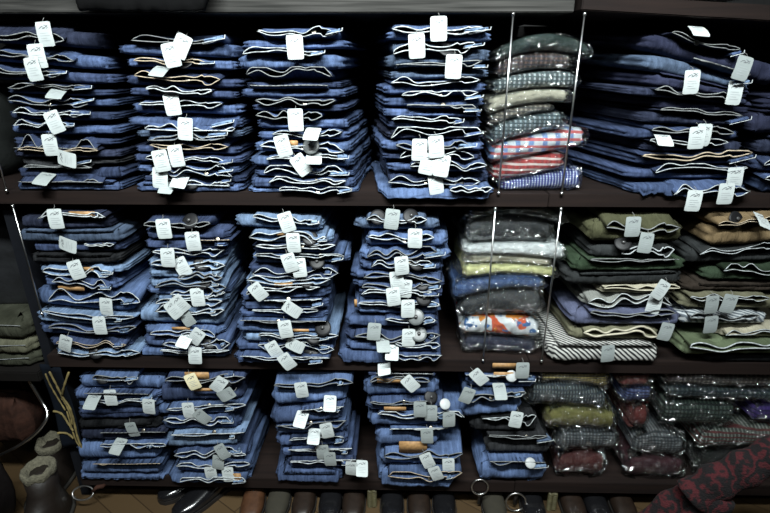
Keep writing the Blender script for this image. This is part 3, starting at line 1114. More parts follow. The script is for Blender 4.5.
stack('third stack on middle shelf', G2, Z2, 238, 335, 212, [
    I(216, 228, 239, 322, 'light', (253, 320, 211, 222), dt=7, db=4),
    I(235, 243, 256, 330, 'light', (249, 326, 228, 244), dt=1),
    I(245, 254, 256, 332, 'dark', (255, 335, 241, 250)),
    I(256, 265, 253, 346, 'blue', (254, 344, 250, 262), dt=-2),
    I(267, 275, 247, 334, 'dark', (252, 338, 262, 282)),
    I(281, 288, 246, 330, 'light', (247, 330, 274, 288), dt=-1),
    I(296, 302, 242, 328, 'mid', (246, 320, 286, 297), dt=-8, db=-4),
    I(304, 311, 242, 326, 'mid', (264, 322, 292, 303), dt=-3, db=-2),
    I(313, 319, 239, 326, 'mid', (252, 318, 306, 314)),
    I(323, 332, 237, 325, 'blue', (240, 326, 314, 324)),
    I(334, 342, 245, 332, 'light', (258, 338, 328, 340)),
    I(344, 353, 235, 332, 'mid', (258, 334, 338, 352)),
    I(355, 364, 237, 326, 'mid', (240, 330, 350, 362), y=-0.014)],
    [(286.6, 222.4, 16), (293.3, 243, 3), (289.6, 263, 16), (299.3, 268, 5), (258, 292, 35), (292, 309.6, 55), (285.5, 329.5, 8), (274, 350, 28), (295, 345.7, 65), (287, 362, 32)],
    [(310, 238, 'k'), (317, 262, 'k'), (307, 281, 'k'), (323, 328, 'k'), (314, 337, 'k'), (311, 353, 'k')], [(288, 233, 22, 3), (284, 283, 18, 4), (301, 329, 17, 3)], Yf=0.0, skr=0.0, skl=0.0, lastdroop=0.008)
stack('fourth stack on middle shelf', G2, Z2, 343, 448, 213, [
    I(221, 230, 358, 438, 'steel', (366, 427, 214, 224)),
    I(237, 246, 366, 446, 'blue', (368, 434, 230, 244)),
    I(251, 260, 364, 449, 'blue', (367, 437, 245, 260)),
    I(262, 270, 361, 443, 'mid', (371, 432, 257, 270)),
    I(272, 280, 355, 440, 'mid', (364, 442, 271, 282)),
    I(283, 289, 355, 442, 'mid', (362, 436, 280, 293)),
    I(291, 299, 363, 440, 'dark', (362, 432, 288, 296)),
    I(306, 315, 355, 440, 'blue', (358, 440, 300, 308)),
    I(318, 328, 349, 436, 'mid', (385, 436, 314, 324)),
    I(333, 341, 349, 436, 'dark', (354, 440, 328, 344)),
    I(343, 351, 347, 434, 'mid', (395, 440, 338, 350)),
    I(352, 361, 343, 432, 'mid', (388, 442, 346, 362), y=-0.012)],
    [(392, 219.3, -8, 'g'), (415, 238.6, 0), (401.8, 266, 5), (397, 281, 8), (405, 289, -3), (393.5, 297, 6), (408, 309, 0), (374, 332, -6, 'g'), (408.6, 338, -2), (392, 352, 80, 'w', -50), (383, 344, 82, 'g', -55)],
    [(411, 216, 'k'), (378, 217, 'k'), (417, 263, 'k'), (422, 284, 'k'), (424, 298, 'k'), (416, 317, 'g'), (419, 334, 'g')], [(356, 302, 3, 8)], Yf=0.0, skr=0.01, skl=-0.01, lastdroop=0.008)

# ------------------------------------------------------------------ STACKS, bottom shelf
stack('leftmost stack on bottom shelf', G3, Z3, 76, 168, 371, [
    I(380, 391, 76, 160, 'blue', (93, 136, 370, 385)),
    I(392, 400, 77, 158, 'mid', (84, 148, 389, 396), dt=-2),
    I(402, 410, 77, 158, 'blue', (90, 156, 398, 406), dt=-2),
    I(411, 423, 77, 158, 'dark', None, dt=-4, db=-4),
    I(424, 431, 80, 160, 'black', None, dt=-4, db=-2),
    I(432, 441, 79, 165, 'navy', (100, 165, 426, 434), dt=-2),
    I(444, 461, 78, 158, 'blue', (100, 166, 438, 450), dt=-2, db=-2),
    I(464, 475, 81, 162, 'blue', (92, 160, 452, 468), dt=-6, db=-3),
    I(477, 486, 81, 168, 'blue', None, dt=-2)],
    [(110.5, 398, 2), (148.6, 407, -4), (132, 430, 12, 'g'), (118, 446, 68, 'g', -30), (92, 401, 70, 'g', -30)],
    [(104, 377, 'k')], Yf=0.0, skr=0.0, skl=0.0, lastdroop=0.008)
stack('second stack on bottom shelf', G3, Z3, 157, 258, 372, [
    I(388, 407, 157, 240, 'dark', (165, 245, 372, 386), dt=-4, db=-4),
    I(409, 418, 158, 238, 'blue', (166, 246, 404, 413), dt=-4, db=-3),
    I(421, 433, 161, 238, 'mid', (164, 232, 414, 428), dt=-4, db=-4),
    I(436, 450, 167, 240, 'light', (170, 244, 431, 438), dt=-5, db=-6),
    I(455, 461, 172, 246, 'mid', (174, 246, 448, 460), dt=-4, db=-3),
    I(464, 473, 174, 250, 'blue', (176, 250, 460, 470), dt=-2),
    I(475, 486, 173, 250, 'blue', (180, 246, 472, 484), y=-0.012)],
    [(192.5, 382, 20, 'y'), (218.6, 385, -40), (226, 395, -60, 'g'), (188.5, 410.7, 4), (202, 417, 42, 'g'), (222, 452, 30, 'g'), (218, 463, -8, 'g'), (211, 474, 4), (228, 475, 4)],
    [(227, 380, 'k')], [(198, 374, 24, 7), (204, 388, 20, 3), (238, 476, 8, 9)], Yf=0.0, skr=0.0, skl=0.0, lastdroop=0.01)
stack('third stack on bottom shelf', G3, Z3, 270, 352, 370, [
    I(390, 411, 271, 346, 'blue', (274, 353, 380, 390), dt=-4, db=-8),
    I(413, 427, 271, 342, 'mid', (300, 344, 401, 414), dt=-8, db=-8),
    I(429, 438, 273, 346, 'blue', (275, 346, 418, 432), dt=-6, db=-4),
    I(440, 449, 276, 346, 'mid', (289, 344, 433, 442), dt=-3),
    I(451, 458, 282, 350, 'mid', (288, 352, 446, 453), dt=-3),
    I(460, 468, 289, 350, 'dark', (290, 356, 454, 466), dt=-3, db=-2),
    I(469, 485, 278, 342, 'mid', None, y=-0.014)],
    [(301.5, 390.4, 6), (327, 431, 10), (314, 436, 70, 'w', -35), (322.7, 452.5, 2, 'g'), (330, 459.6, 4, 'g'), (351.3, 469, -2), (330, 403, 65, 'w', -45), (301, 419, 60, 'w', -50), (362, 468, -30, 'w', -20)],
    [], [(326, 458, 12, 3)], Yf=0.0, skr=0.0, skl=0.0, lastdroop=0.01)
stack('fourth stack on bottom shelf', G3, Z3, 366, 452, 362, [
    I(368, 375, 368, 438, 'dark', (376, 434, 364, 369)),
    I(382, 399, 366, 438, 'blue', (370, 430, 375, 384), dt=-2, db=-2),
    I(404, 410, 367, 440, 'mid', (370, 428, 399, 406), dt=-2),
    I(415, 427, 370, 444, 'blue', (378, 464, 405, 420), dt=-2),
    I(432, 448, 378, 440, 'blue', (390, 448, 422, 432), dt=-3, db=-4),
    I(453, 466, 382, 452, 'blue', (384, 463, 448, 462), dt=-2),
    I(470, 488, 380, 452, 'blue', (388, 462, 464, 484), y=-0.018, dt=-2)],
    [(410.5, 384, 42), (384, 367, 45, 'w', -30), (420, 410, 2, 'g'), (431, 413.5, 2, 'g'), (449, 420, 2, 'g'), (427, 436.6, 4, 'g'), (427.5, 461, 24), (448.5, 466, 4), (436, 474, 24)],
    [(431, 397, 'k'), (445, 404, 'w')], [(390, 379, 26, 4), (395, 407, 22, 4), (413, 445, 28, 11)], Yf=0.0, skr=0.015, skl=0.0, lastdroop=0.018)
stack('fifth stack on bottom shelf', G3, Z3, 467, 545, 361, [
    I(378, 388, 469, 535, 'mid', (466, 532, 364, 378)),
    I(402, 420, 466, 520, 'blue', (464, 526, 391, 404), dt=-8, db=-8),
    I(423, 434, 474, 540, 'black', (482, 536, 408, 426), dt=-3, db=0),
    I(438, 457, 486, 552, 'char', (488, 548, 431, 440)),
    I(462, 478, 479, 546, 'blue', (490, 546, 456, 466), dt=-4, y=-0.01)],
    [(479, 377.5, 45), (522.6, 371, 2, 'g'), (500, 391, 85, 'g', -30), (516, 420, -8), (467, 396, -20, 'g')],
    [(511.5, 376, 'w'), (530.4, 463, 'w')], [(504, 364, 24, 5), (503, 373, 20, 5)], Yf=0.0, skr=0.0, skl=0.0)

# ------------------------------------------------------------------ right unit
G4, G5 = 'dark jeans piled at the right of the top shelf', 'coloured trousers piled on the right of the middle shelf'
stack('right end of top shelf', G4, Z1, 640, 780, 28, [
    I(33, 50, 655, 790, 'ink', (672, 740, 27, 38), dt=34, db=40, hem=HEMD),
    I(54, 70, 648, 756, 'steel', (694, 752, 49, 62), dt=26, db=30, hem=HEMD),
    I(73, 86, 653, 754, 'ink', None, dt=18, db=16),
    I(88, 96, 634, 752, 'navy', (655, 740, 84, 94), dt=12, db=12, hem=HEMD),
    I(98, 108, 663, 756, 'ink', None, dt=8, db=8),
    I(112, 124, 652, 752, 'navy', (660, 742, 106, 114), dt=5, db=3, hem=HEMD),
    I(130, 140, 632, 742, 'dark', (652, 734, 124, 136), dt=1, hem=HEMD),
    I(142, 152, 650, 745, 'navy', (650, 728, 136, 146), dt=0),
    I(156, 166, 642, 752, 'dark', (642, 752, 148, 162), dt=-2, hr=0.0017),
    I(170, 180, 630, 740, 'dark', (655, 748, 163, 174), dt=-1),
    I(184, 196, 640, 742, 'mid', (674, 750, 180, 196), dt=0, y=-0.014)],
    [(699, 30, 76, 'w', -30), (692, 82, 2), (735, 93, -4), (743, 68, -14, 'g', -10), (704, 135, -2), (697, 138, 3), (664, 139, 80, 'w', -45), (735, 178, 4), (726, 194, 2), (694, 201, -2, 'w', -6, 10)],
    Yf=0.006, skl=-0.09, skr=0.0, lastdroop=0.01)
stack('corner stack beyond them on top shelf', G4, Z1, 762, 840, 97, [
    I(100, 110, 768, 850, 'ink', None),
    I(113, 134, 756, 850, 'ink', None),
    I(140, 154, 762, 850, 'navy', None),
    I(160, 172, 762, 850, 'dark', (764, 830, 155, 170)),
    I(176, 194, 762, 850, 'mid', (764, 830, 172, 186))],
    Yf=0.012, skl=0.0, skr=0.0)
stack('left pile on right middle shelf', G5, Z2, 560, 680, 214, [
    I(222, 242, 590, 682, 'olive', (606, 680, 216, 236), y=-0.01, hem=HEMD, hr=0.0016),
    I(246, 258, 592, 674, 'coal', (622, 674, 240, 256), hem=HEM, hr=0.002),
    I(262, 272, 575, 684, 'green', (590, 680, 256, 264), dt=-4, db=-2),
    I(273, 287, 572, 680, 'coal', None, dt=-4, db=-3),
    I(288, 294, 600, 678, 'cream', (604, 680, 281, 292), hem=HEMC, dt=0),
    I(298, 308, 587, 674, 'grey', (588, 672, 291, 308), dt=0, hem=HEM),
    I(312, 326, 576, 680, 'peri', (590, 676, 306, 318), dt=0, hem=HEMD),
    I(330, 341, 572, 660, 'khaki', (584, 658, 324, 338), dt=0, hem=HEMC, hr=0.0026),
    I(343, 360, 551, 658, 'stripe', None, y=-0.014)],
    [(633, 227, 2, 'g'), (646, 243, -8, 'g'), (661, 290, -32), (654, 305, -8), (666, 332, -12, 'g'), (608, 354, 4, 'g')],
    [(602, 306, 'k'), (623, 243, 'k')], Yf=0.0, skl=-0.02, skr=0.0, kind='trousers', lastdroop=0.004)
stack('right pile on right middle shelf', G5, Z2, 685, 790, 214, [
    I(226, 248, 712, 800, 'gold', (718, 790, 217, 228), dt=-6, db=-8, y=-0.012, hem=HEMT),
    I(252, 266, 694, 800, 'coal', (700, 780, 247, 256), dt=-6, db=-4),
    I(270, 282, 706, 800, 'green', (724, 790, 262, 278), hem=HEM),
    I(284, 292, 690, 800, 'brown', None),
    I(298, 310, 684, 790, 'khaki', (690, 770, 293, 302)),
    I(314, 326, 684, 770, 'greystripe', (690, 760, 311, 322), hem=HEMD),
    I(330, 338, 722, 800, 'cream', (726, 790, 327, 336), hem=HEM),
    I(338, 356, 684, 800, 'sage', (690, 800, 336, 356), dt=-3, db=-3, y=-0.012, hem=HEM, hr=0.002),
    I(357, 361, 704, 800, 'black', None)],
    [(712, 305, 2, 'g'), (729, 304, -10, 'g'), (711, 325, 4, 'g'), (763, 220, -60, 'w', -30)],
    [(736, 219, 'k')], Yf=0.0, skl=-0.02, skr=0.0, kind='trousers')


# ------------------------------------------------------------------ shirts in clear plastic
def bagpile(where, group, shelf_z, xs, items, Yf=0.012, depth=0.30, seed=0, floor_last=True):
    """xs: three pixel columns; items: (material, colour words, (x0,x1), top(3), bottom(3)) top to bottom"""
    rs = random.Random(seed)
    n = len(items)
    ceil_z = {Z1: Z0, Z2: Z1 - T1, Z3: Z2 - T2}.get(shelf_z, 9.0) - 0.004
    ym_ = (items[0][3][1] + items[-1][4][1]) / 2
    wx = [P(x, ym_, Yf).x for x in xs]

    def quad(ys):
        zs = [P(xs[1], y, Yf).z for y in ys]

        def g(x):
            x = max(wx[0] - 0.004, min(wx[2] + 0.004, x))
            r = 0.0
            for a in range(3):
                l = 1.0
                for b_ in range(3):
                    if a != b_:
                        l *= (x - wx[b_]) / (wx[a] - wx[b_])
                r += zs[a] * l
            return r
        return g
    lo = shelf_z + 0.001
    t0_, t1_ = wx[0] - 0.1, wx[2] + 0.1
    zbs, zts = [None] * n, [None] * n
    for i in range(n - 1, -1, -1):
        fb, ft = quad(items[i][4]), quad(items[i][3])
        if i == n - 1:
            zbs[i] = lambda x: lo
        else:
            zbs[i] = Tab(lambda x, fb=fb, up_=zts[i + 1]: max(fb(x), up_(x) + 0.0006), t0_, t1_)
        zts[i] = Tab(lambda x, ft=ft, lo_=zbs[i], k=i: max(lo_(x) + 0.010, min(ft(x), ceil_z - 0.011 * k)), t0_, t1_)
    for i, (mt, words, (x0, x1), tp, bt) in enumerate(items):
        ymid = (tp[1] + bt[1]) / 2
        zb, zt = zbs[i], zts[i]
        xl, xr = P(x0, ymid, Yf).x, P(x1, ymid, Yf).x
        y0 = Yf + rs.uniform(0.0, 0.01)
        pos = (ORD[i] if i < n - 1 else 'bottom one') if n > 1 else ''
        label = 'plastic-wrapped %s, %s, %s' % (words, pos, where)
        if not pos:
            label = 'plastic-wrapped %s, %s' % (words, where)
        xm = (xl + xr) / 2
        root = thing('bagged_shirt', label, 'packaged shirt', (xm, y0 + depth / 2, zb(xm)), group)
        bm = bmesh.new()
        pillow(bm, xl + 0.006, xr - 0.006, y0 + 0.007, y0 + depth - 0.01, lambda x: zb(x) + 0.0022, lambda x: zt(x) - 0.0025, 0, 0, 2, rs.uniform(0, 50), 0.014, 0.005)
        build('folded_shirt', bm, SH[mt], root)
        bm = bmesh.new()
        sd = rs.uniform(0, 90)
        pillow(bm, xl, xr, y0, y0 + depth, lambda x: zb(x) + 0.0004, lambda x: zt(x) - 0.0006, 0, 0, 1, sd, 0.012, 0.012, rr=0.8)
        for v in bm.verts:
            c = v.co
            amp = 0.0050
            d = nz(c.x * 55, c.y * 40, c.z * 55 + sd) + 0.6 * nz(c.x * 110, c.y * 60, c.z * 90 + sd)
            v.co.y += amp * d if c.y < y0 + 0.05 else 0
            if c.x < xl + 0.02 or c.x > xr - 0.02:
                v.co.x += amp * 1.2 * nz(c.y * 50, c.z * 60, sd)
        build('plastic_bag', bm, FILM, root)


GB = 'shirts packed in clear plastic bags'
X = (488, 535, 585)
bagpile('top shelf pile between rods', GB, Z1, X, [
    ('bottle', 'bottle green shirt', (494, 600), (54, 32, 46), (66, 51, 60)),
    ('brownck', 'dark brown check shirt', (496, 580), (66, 52, 61), (82, 70, 73)),
    ('tealw', 'teal and white check shirt', (491, 582), (82, 71, 74), (97, 88, 91)),
    ('beige', 'plain beige shirt', (487, 576), (97, 89, 92), (117, 104, 106)),
    ('taupe', 'taupe check shirt', (487, 560), (117, 105, 107), (131, 114, 113)),
    ('tealg', 'teal grey check shirt', (488, 570), (131, 115, 114), (149, 135, 127)),
    ('plaid', 'white, blue and red plaid shirt', (489, 592), (149, 136, 128), (167, 158, 149)),
    ('redck', 'red and white check shirt', (491, 570), (167, 159, 150), (186, 178, 168)),
    ('bluew', 'blue and white check shirt', (498, 588), (187, 178, 168), (194, 194, 194))], seed=3, Yf=0.016)
X = (462, 510, 560)
bagpile('middle shelf pile between rods', GB, Z2, X, [
    ('blackish', 'black shirt', (468, 572), (213, 207, 214), (222, 217, 228)),
    ('graphite', 'graphite grey shirt', (464, 560), (223, 218, 229), (247, 245, 245)),
    ('silver', 'silver grey shirt', (462, 572), (248, 246, 246), (257, 257, 263)),
    ('ecru', 'ecru shirt', (466, 558), (257, 258, 263), (268, 266, 270)),
    ('yellow', 'lemon yellow shirt', (460, 562), (268, 266, 270), (283, 277, 282)),
    ('royal', 'blue shirt', (451, 550), (284, 277, 283), (304, 293, 294)),
    ('clearblack', 'black and grey shirt', (456, 548), (304, 293, 294), (320, 318, 318)),
    ('print', 'white shirt with red and orange print', (458, 546), (321, 320, 326), (337, 340, 343)),
    ('navyp', 'navy shirt', (460, 541), (338, 341, 344), (354, 354, 354))], seed=5, Yf=0.016)
X = (538, 580, 620)
bagpile('left pile of wrapped shirts, bottom shelf', GB, Z3, X, [
    ('mustck', 'mustard check shirt', (538, 616), (367, 366, 380), (386, 388, 402)),
    ('tealck', 'dark teal check shirt', (527, 614), (387, 389, 403), (410, 411, 414)),
    ('olivey', 'olive yellow shirt', (545, 622), (411, 411, 414), (434, 433, 434)),
    ('greyck', 'grey check shirt', (556, 624), (436, 434, 435), (461, 456, 453)),
    ('dkred', 'dark red shirt', (556, 612), (461, 457, 454), (474, 474, 474))], seed=7, Yf=0.004)
X = (622, 640, 664)
bagpile('middle pile of wrapped shirts, bottom shelf', GB, Z3, X, [
    ('smoke', 'smoke grey shirt', (620, 657), (364, 362, 366), (374, 374, 372)),
    ('crimson', 'bright crimson shirt', (621, 657), (375, 375, 373), (392, 390, 388)),
    ('deepblue', 'deep blue check shirt', (623, 660), (393, 391, 389), (410, 408, 406)),
    ('crimson', 'dull crimson shirt', (630, 655), (411, 409, 407), (434, 434, 434)),
    ('greyck', 'grey check shirt', (632, 692), (436, 436, 438), (456, 458, 460)),
    ('maroon', 'maroon shirt', (626, 692), (457, 459, 461), (473, 473, 473))], seed=8, Yf=0.006)
X = (664, 710, 770)
bagpile('right pile of wrapped shirts, bottom shelf', GB, Z3, X, [
    ('brgrey', 'brown grey check shirt', (664, 790), (368, 368, 364), (388, 391, 392)),
    ('seagr', 'sea green check shirt', (666, 790), (389, 392, 393), (402, 404, 406)),
    ('forest', 'forest green check shirt', (662, 744), (403, 405, 407), (432, 434, 430)),
    ('mixed', 'grey and green check shirt', (698, 790), (435, 435, 431), (455, 455, 452)),
    ('blackish', 'black shirt', (700, 790), (456, 456, 453), (472, 472, 472))], seed=9, Yf=0.006)
bagpile('at the right edge above the red-black knit', GB, P(775, 428, 0.008).z, (748, 775, 800), [
    ('violet', 'violet check shirt', (753, 815), (409, 409, 410), (430, 430, 430))], seed=10, Yf=0.008)

# ------------------------------------------------------------------ things around the jeans
def cloth_tube(bm, pts, radii, flat=0.6, n=20, seed=0.0, amp=0.12):
    """soft roll of cloth along a path; flat squashes it in depth"""
    rings = []
    for i, p in enumerate(pts):
        a, b = pts[max(0, i - 1)], pts[min(len(pts) - 1, i + 1)]
        t = (b - a).normalized()
        u = Vector((0, -1, 0)) - t * t.dot(Vector((0, -1, 0)))
        u.normalize()
        w = t.cross(u)
        rg = []
        for j in range(n):
            an = 2 * PI * j / n
            r = radii[i] * (1 + amp * nz(math.cos(an) * 2 + seed, math.sin(an) * 2, i * 0.45))
            rg.append(bm.verts.new(p + u * math.cos(an) * r * flat + w * math.sin(an) * r))
        rings.append(rg)
    for A, B in zip(rings, rings[1:]):
        for j in range(n):
            bm.faces.new((A[j], A[(j + 1) % n], B[(j + 1) % n], B[j]))
    bm.faces.new(rings[0])
    bm.faces.new(rings[-1])
    return bm


def lerp_path(pts, k):
    out = []
    for i in range(len(pts) - 1):
        p0, p1, p2, p3 = pts[max(0, i - 1)], pts[i], pts[i + 1], pts[min(len(pts) - 1, i + 2)]
        for q in range(k):
            f = q / k
            out.append(0.5 * (2 * p1 + (p2 - p0) * f + (2 * p0 - 5 * p1 + 4 * p2 - p3) * f * f + (3 * p1 - p0 - 3 * p2 + p3) * f ** 3))
    out.append(pts[-1])
    return out


# black soft bag lying on the top board, its lip hanging over the edge
BAGM = plain('black_nylon', (0.003, 0.003, 0.0032), 0.9, spec=0.08, bump=0.3, sc=40)
a, b = P(66, 5, -0.03), P(230, 5, -0.03)
bm = bmesh.new()
zt_ = Z0 + 0.051
pillow(bm, a.x, b.x, -0.066, 0.30, lambda x: zt_ + 0.0005, lambda x: zt_ + 0.085 + 0.015 * math.sin(x * 17), 0, 0, 1, 3.3, 0.04, 0.006, 0.062, -0.022, rr=0.3)
tag(build('black_bag', bm, BAGM), 'black soft bag drooping over the front edge of the top board', 'bag')

# wrapped goods on the right top board
zr = Z0 + 0.032 + 0.0025
bagpile('lying on the right top board', GB, zr, (690, 735, 790), [('smoke', 'smoke grey shirt', (696, 800), (-14, -16, -12), (5, 8, 14))], seed=21, Yf=-0.006)

# things at the left of the jeans, on the display rack
RACKM = plain('rack_black_wood', (0.005, 0.004, 0.0035), 0.8, spec=0.2)
KH = P(20, 368, 0.02).z
rack = thing('display_rack', 'low black display rack left of the jeans with a bent chrome rail', 'rack', (UL - 0.45, 0.2, 0))
rx0, rx1 = UL - 0.85, UL - 0.047
build('rack_board', box(bmesh.new(), rx0, rx1, 0.0, 0.46, KH - 0.03, KH, 0.003), RACKM, rack, False)
for sx in (rx0, rx1 - 0.03):
    for sy in (0.42,):
        build('leg', box(bmesh.new(), sx, sx + 0.03, sy, sy + 0.03, FZ, KH - 0.03), RACKM, rack, False)
build('leg', box(bmesh.new(), rx0, rx0 + 0.03, 0.0, 0.03, FZ, KH - 0.03), RACKM, rack, False)
bm = bmesh.new()
pp = [P(-40, 474, -0.02), P(0, 455, -0.03), P(18, 446, -0.035), P(36, 433, -0.03), P(46, 420, -0.015), P(47, 411, 0.0), P(42, 402, 0.01), P(33, 387, 0.012), P(27, 374, 0.012)]
pp[-1].z = KH - 0.0305
tube(bm, lerp_path(pp, 5), 0.0042, 8)
build('rail', bm, STEEL, rack)

KG = 'khaki garments folded on the rack'
for k, (y0p, y1p, xr_, mt, lb) in enumerate([(322, 342, 31, 'dkhaki', 'dusty olive trousers folded on top of the pile at the left edge'),
                                            (342, 356, 40, 'khaki2', 'pale khaki trousers folded in the middle of the left pile'),
                                            (356, 368, 44, 'dkhaki', 'dusty olive trousers folded at the bottom of the left pile')]):
    if mt == 'khaki2':
        m_ = DEN.setdefault('khaki2', denim('faded_khaki_cotton', (0.085, 0.085, 0.050), 1.4, 0.8))
    else:
        m_ = DEN[mt]
    a, b = P(-70, y0p, 0.02), P(xr_, y0p, 0.02)
    b.x = min(b.x, UL - 0.058)
    za, zb_ = P(20, y1p, 0.02).z + 0.0006, P(20, y0p, 0.02).z - 0.0006
    if k == 2:
        za = KH + 0.0005
    root = thing('folded_trousers', lb, 'trousers', ((a.x + b.x) / 2, 0.2, za), KG)
    bm = bmesh.new()
    pillow(bm, a.x, b.x, 0.02, 0.33, lambda x: za, lambda x: zb_, 0, 0, 2, 7.0 + k, 0.025, 0.022)
    build('folded_legs', bm, m_, root)
    bm = bmesh.new()
    zz = zb_ - 0.006
    tube(bm, [(a.x + (b.x - a.x) * t, 0.0175 + 0.002 * math.sin(9 * t), zz + 0.004 * math.sin(5 * t + k)) for t in [q / 16 for q in range(2, 16)]], 0.0011, 5)
    build('hem_edge', bm, HEMD, root)

# grey plastic garment bag hanging over that pile
bm = bmesh.new()
a, b = P(-60, 215, 0.10), P(15, 215, 0.10)
zb_, zt_ = P(5, 310, 0.10).z, Z1 - T1 - 0.04
rings = []
for i in range(22):
    t = i / 21
    z = zb_ + (zt_ - zb_) * t
    wv = 1.0 if t < 0.8 else 1.0 - 0.5 * smoothstep(0.8, 1, t)
    cx, hw = (a.x + b.x) / 2, (b.x - a.x) / 2 * wv
    rg = []
    for j in range(26):
        an = 2 * PI * j / 26
        x, y = cx + hw * math.copysign(abs(math.cos(an)) ** 0.5, math.cos(an)), 0.15 + 0.045 * math.copysign(abs(math.sin(an)) ** 0.7, math.sin(an)) * (1 - 0.4 * abs(2 * t - 1) ** 3)
        d = 0.012 * nz(x * 22, z * 16, y * 20) + 0.006 * nz(x * 50, z * 40, y * 20)
        rg.append(bm.verts.new((x + d, y + d, z)))
    rings.append(rg)
for A, B in zip(rings, rings[1:]):
    for j in range(26):
        bm.faces.new((A[j], A[(j + 1) % 26], B[(j + 1) % 26], B[j]))
bm.faces.new(rings[0])
bm.faces.new(rings[-1])
gb = thing('garment_bag', 'dark grey glossy plastic garment bag hanging at the left edge', 'garment bag', ((a.x + b.x) / 2, 0.15, zb_))
build('bag_body', bm, plain('dark_grey_plastic', (0.022, 0.023, 0.025), 0.28, bump=0.8, sc=30), gb)
bm = bmesh.new()
cx = (a.x + b.x) / 2
tube(bm, [(cx, 0.15, zt_ - 0.01), (cx, 0.15, zt_ + 0.02), (cx + 0.006, 0.15, zt_ + 0.032), (cx, 0.15, Z1 - T1 - 0.001)], 0.002, 6)
build('hook', bm, STEEL, gb)

# dark garments on the upper left, past the first stack
a, b = P(-90, 120, 0.05), P(3, 120, 0.05)
bm = bmesh.new()
pillow(bm, a.x + 0.02, a.x + 0.13, 0.03, 0.34, lambda x: Z1 + 0.001, lambda x: Z1 + 0.22, 0, 0, 3, 4.0, 0.02, 0.008, rr=0.3)
tag(build('folded_jacket', bm, plain('black_green_cloth', (0.008, 0.011, 0.010), 0.85, bump=0.3)), 'black-green jacket stuffed beside the leftmost top stack', 'jacket')

# navy cloth with a yellow vine hanging over the left upright
VX0, VX1 = P(40, 372, 0.01).x, P(67, 385, 0.01).x
vc = thing('embroidered_cloth', 'navy cloth with a yellow embroidered vine hanging beside the lowest jeans', 'cloth', ((VX0 + VX1) / 2, 0.01, 0.33))
vt, vb = Z2 - T2 - 0.002, P(70, 448, 0.012).z


def vy(x, z):
    return 0.012 + 0.007 * math.sin(x * 70 + z * 5) + 0.004 * math.sin(z * 26)


bm = bmesh.new()
fr, bk = [], []
for i in range(17):
    r0, r1 = [], []
    for j in range(15):
        t = i / 16
        x = VX0 + (VX1 - VX0) * j / 14 + 0.004 * t
        z = vt + (vb - vt) * t
        y = vy(x, z)
        r0.append(bm.verts.new((x, y, z)))
        r1.append(bm.verts.new((x, y + 0.002, z)))
    fr.append(r0)
    bk.append(r1)
for i in range(16):
    for j in range(14):
        bm.faces.new((fr[i][j], fr[i][j + 1], fr[i + 1][j + 1], fr[i + 1][j]))
        bm.faces.new((bk[i][j], bk[i + 1][j], bk[i + 1][j + 1], bk[i][j + 1]))
for i in range(16):
    for j in (0, 14):
        bm.faces.new((fr[i][j], fr[i + 1][j], bk[i + 1][j], bk[i][j]))
for j in range(14):
    for i in (0, 16):
        bm.faces.new((fr[i][j], fr[i][j + 1], bk[i][j + 1], bk[i][j]))
build('cloth', bm, plain('navy_wool', (0.004, 0.006, 0.010), 0.95, spec=0.1), vc)
VINE = plain('yellow_embroidery', (0.17, 0.13, 0.045), 0.85, var=0.4)


def vine(pts, r=0.0028):
    bm = bmesh.new()
    q = [P(x, y, 0.012) for x, y in pts]
    path = lerp_path(q, 6)
    path = [Vector((p.x, vy(p.x, p.z) - 0.0015, p.z)) for p in path]
    rad = [r * (0.75 + 0.45 * abs(math.sin(i * 0.9))) for i in range(len(path))]
    tube(bm, path, rad, 6)
    build('vine', bm, VINE, vc)


vine([(50, 371), (56, 382), (62, 396), (70, 406), (75, 420), (80, 436), (85, 446)])
vine([(70, 371), (67, 382), (63, 394)])
vine([(52, 412), (60, 416), (67, 424), (74, 430)])
vine([(61, 398), (66, 404), (71, 414), (73, 424)])
vine([(58, 432), (66, 434), (74, 438)])
vine([(45, 374), (50, 388), (57, 402), (64, 412)], 0.002)
vine([(66, 412), (72, 428), (78, 440), (84, 446)], 0.002)

# rust leather bag hung on the rail
LE = plain('rust_leather', (0.034, 0.014, 0.009), 0.85, var=0.5, sc=35, bump=1.0, spec=0.2)
rb = thing('leather_bag', 'rust brown leather bag hanging at the far left below the khaki pile', 'bag', (P(0, 440, 0.05).x, 0.08, 0.45))
bm = bmesh.new()
a, b = P(-45, 415, 0.04), P(24, 415, 0.04)
zb_, zt_ = P(5, 448, 0.04).z, P(5, 396, 0.04).z
pillow(bm, a.x, b.x, 0.03, 0.15, lambda x: zb_, lambda x: zt_ - 0.02 * (x - a.x) / (b.x - a.x), 0, 0, 1, 9.0, 0.03, 0.012, rr=0.45)
build('bag_body', bm, LE, rb)
bm = bmesh.new()
tube(bm, lerp_path([Vector((a.x + 0.03, 0.09, zt_ - 0.004)), Vector((a.x + 0.05, 0.09, zt_ + 0.05)), Vector(((a.x + b.x) / 2, 0.09, KH - 0.031)), Vector((b.x - 0.04, 0.09, zt_ + 0.05)), Vector((b.x - 0.02, 0.09, zt_ - 0.01))], 6), 0.005, 6)
build('handle', bm, LE, rb)


# fleece-lined boots
BOOT = plain('dark_boot_leather', (0.014, 0.010, 0.008), 0.5, bump=0.2)
FLE = plain('cream_fleece', (0.125, 0.115, 0.080), 0.95, var=0.3, sc=150, bump=1.0)


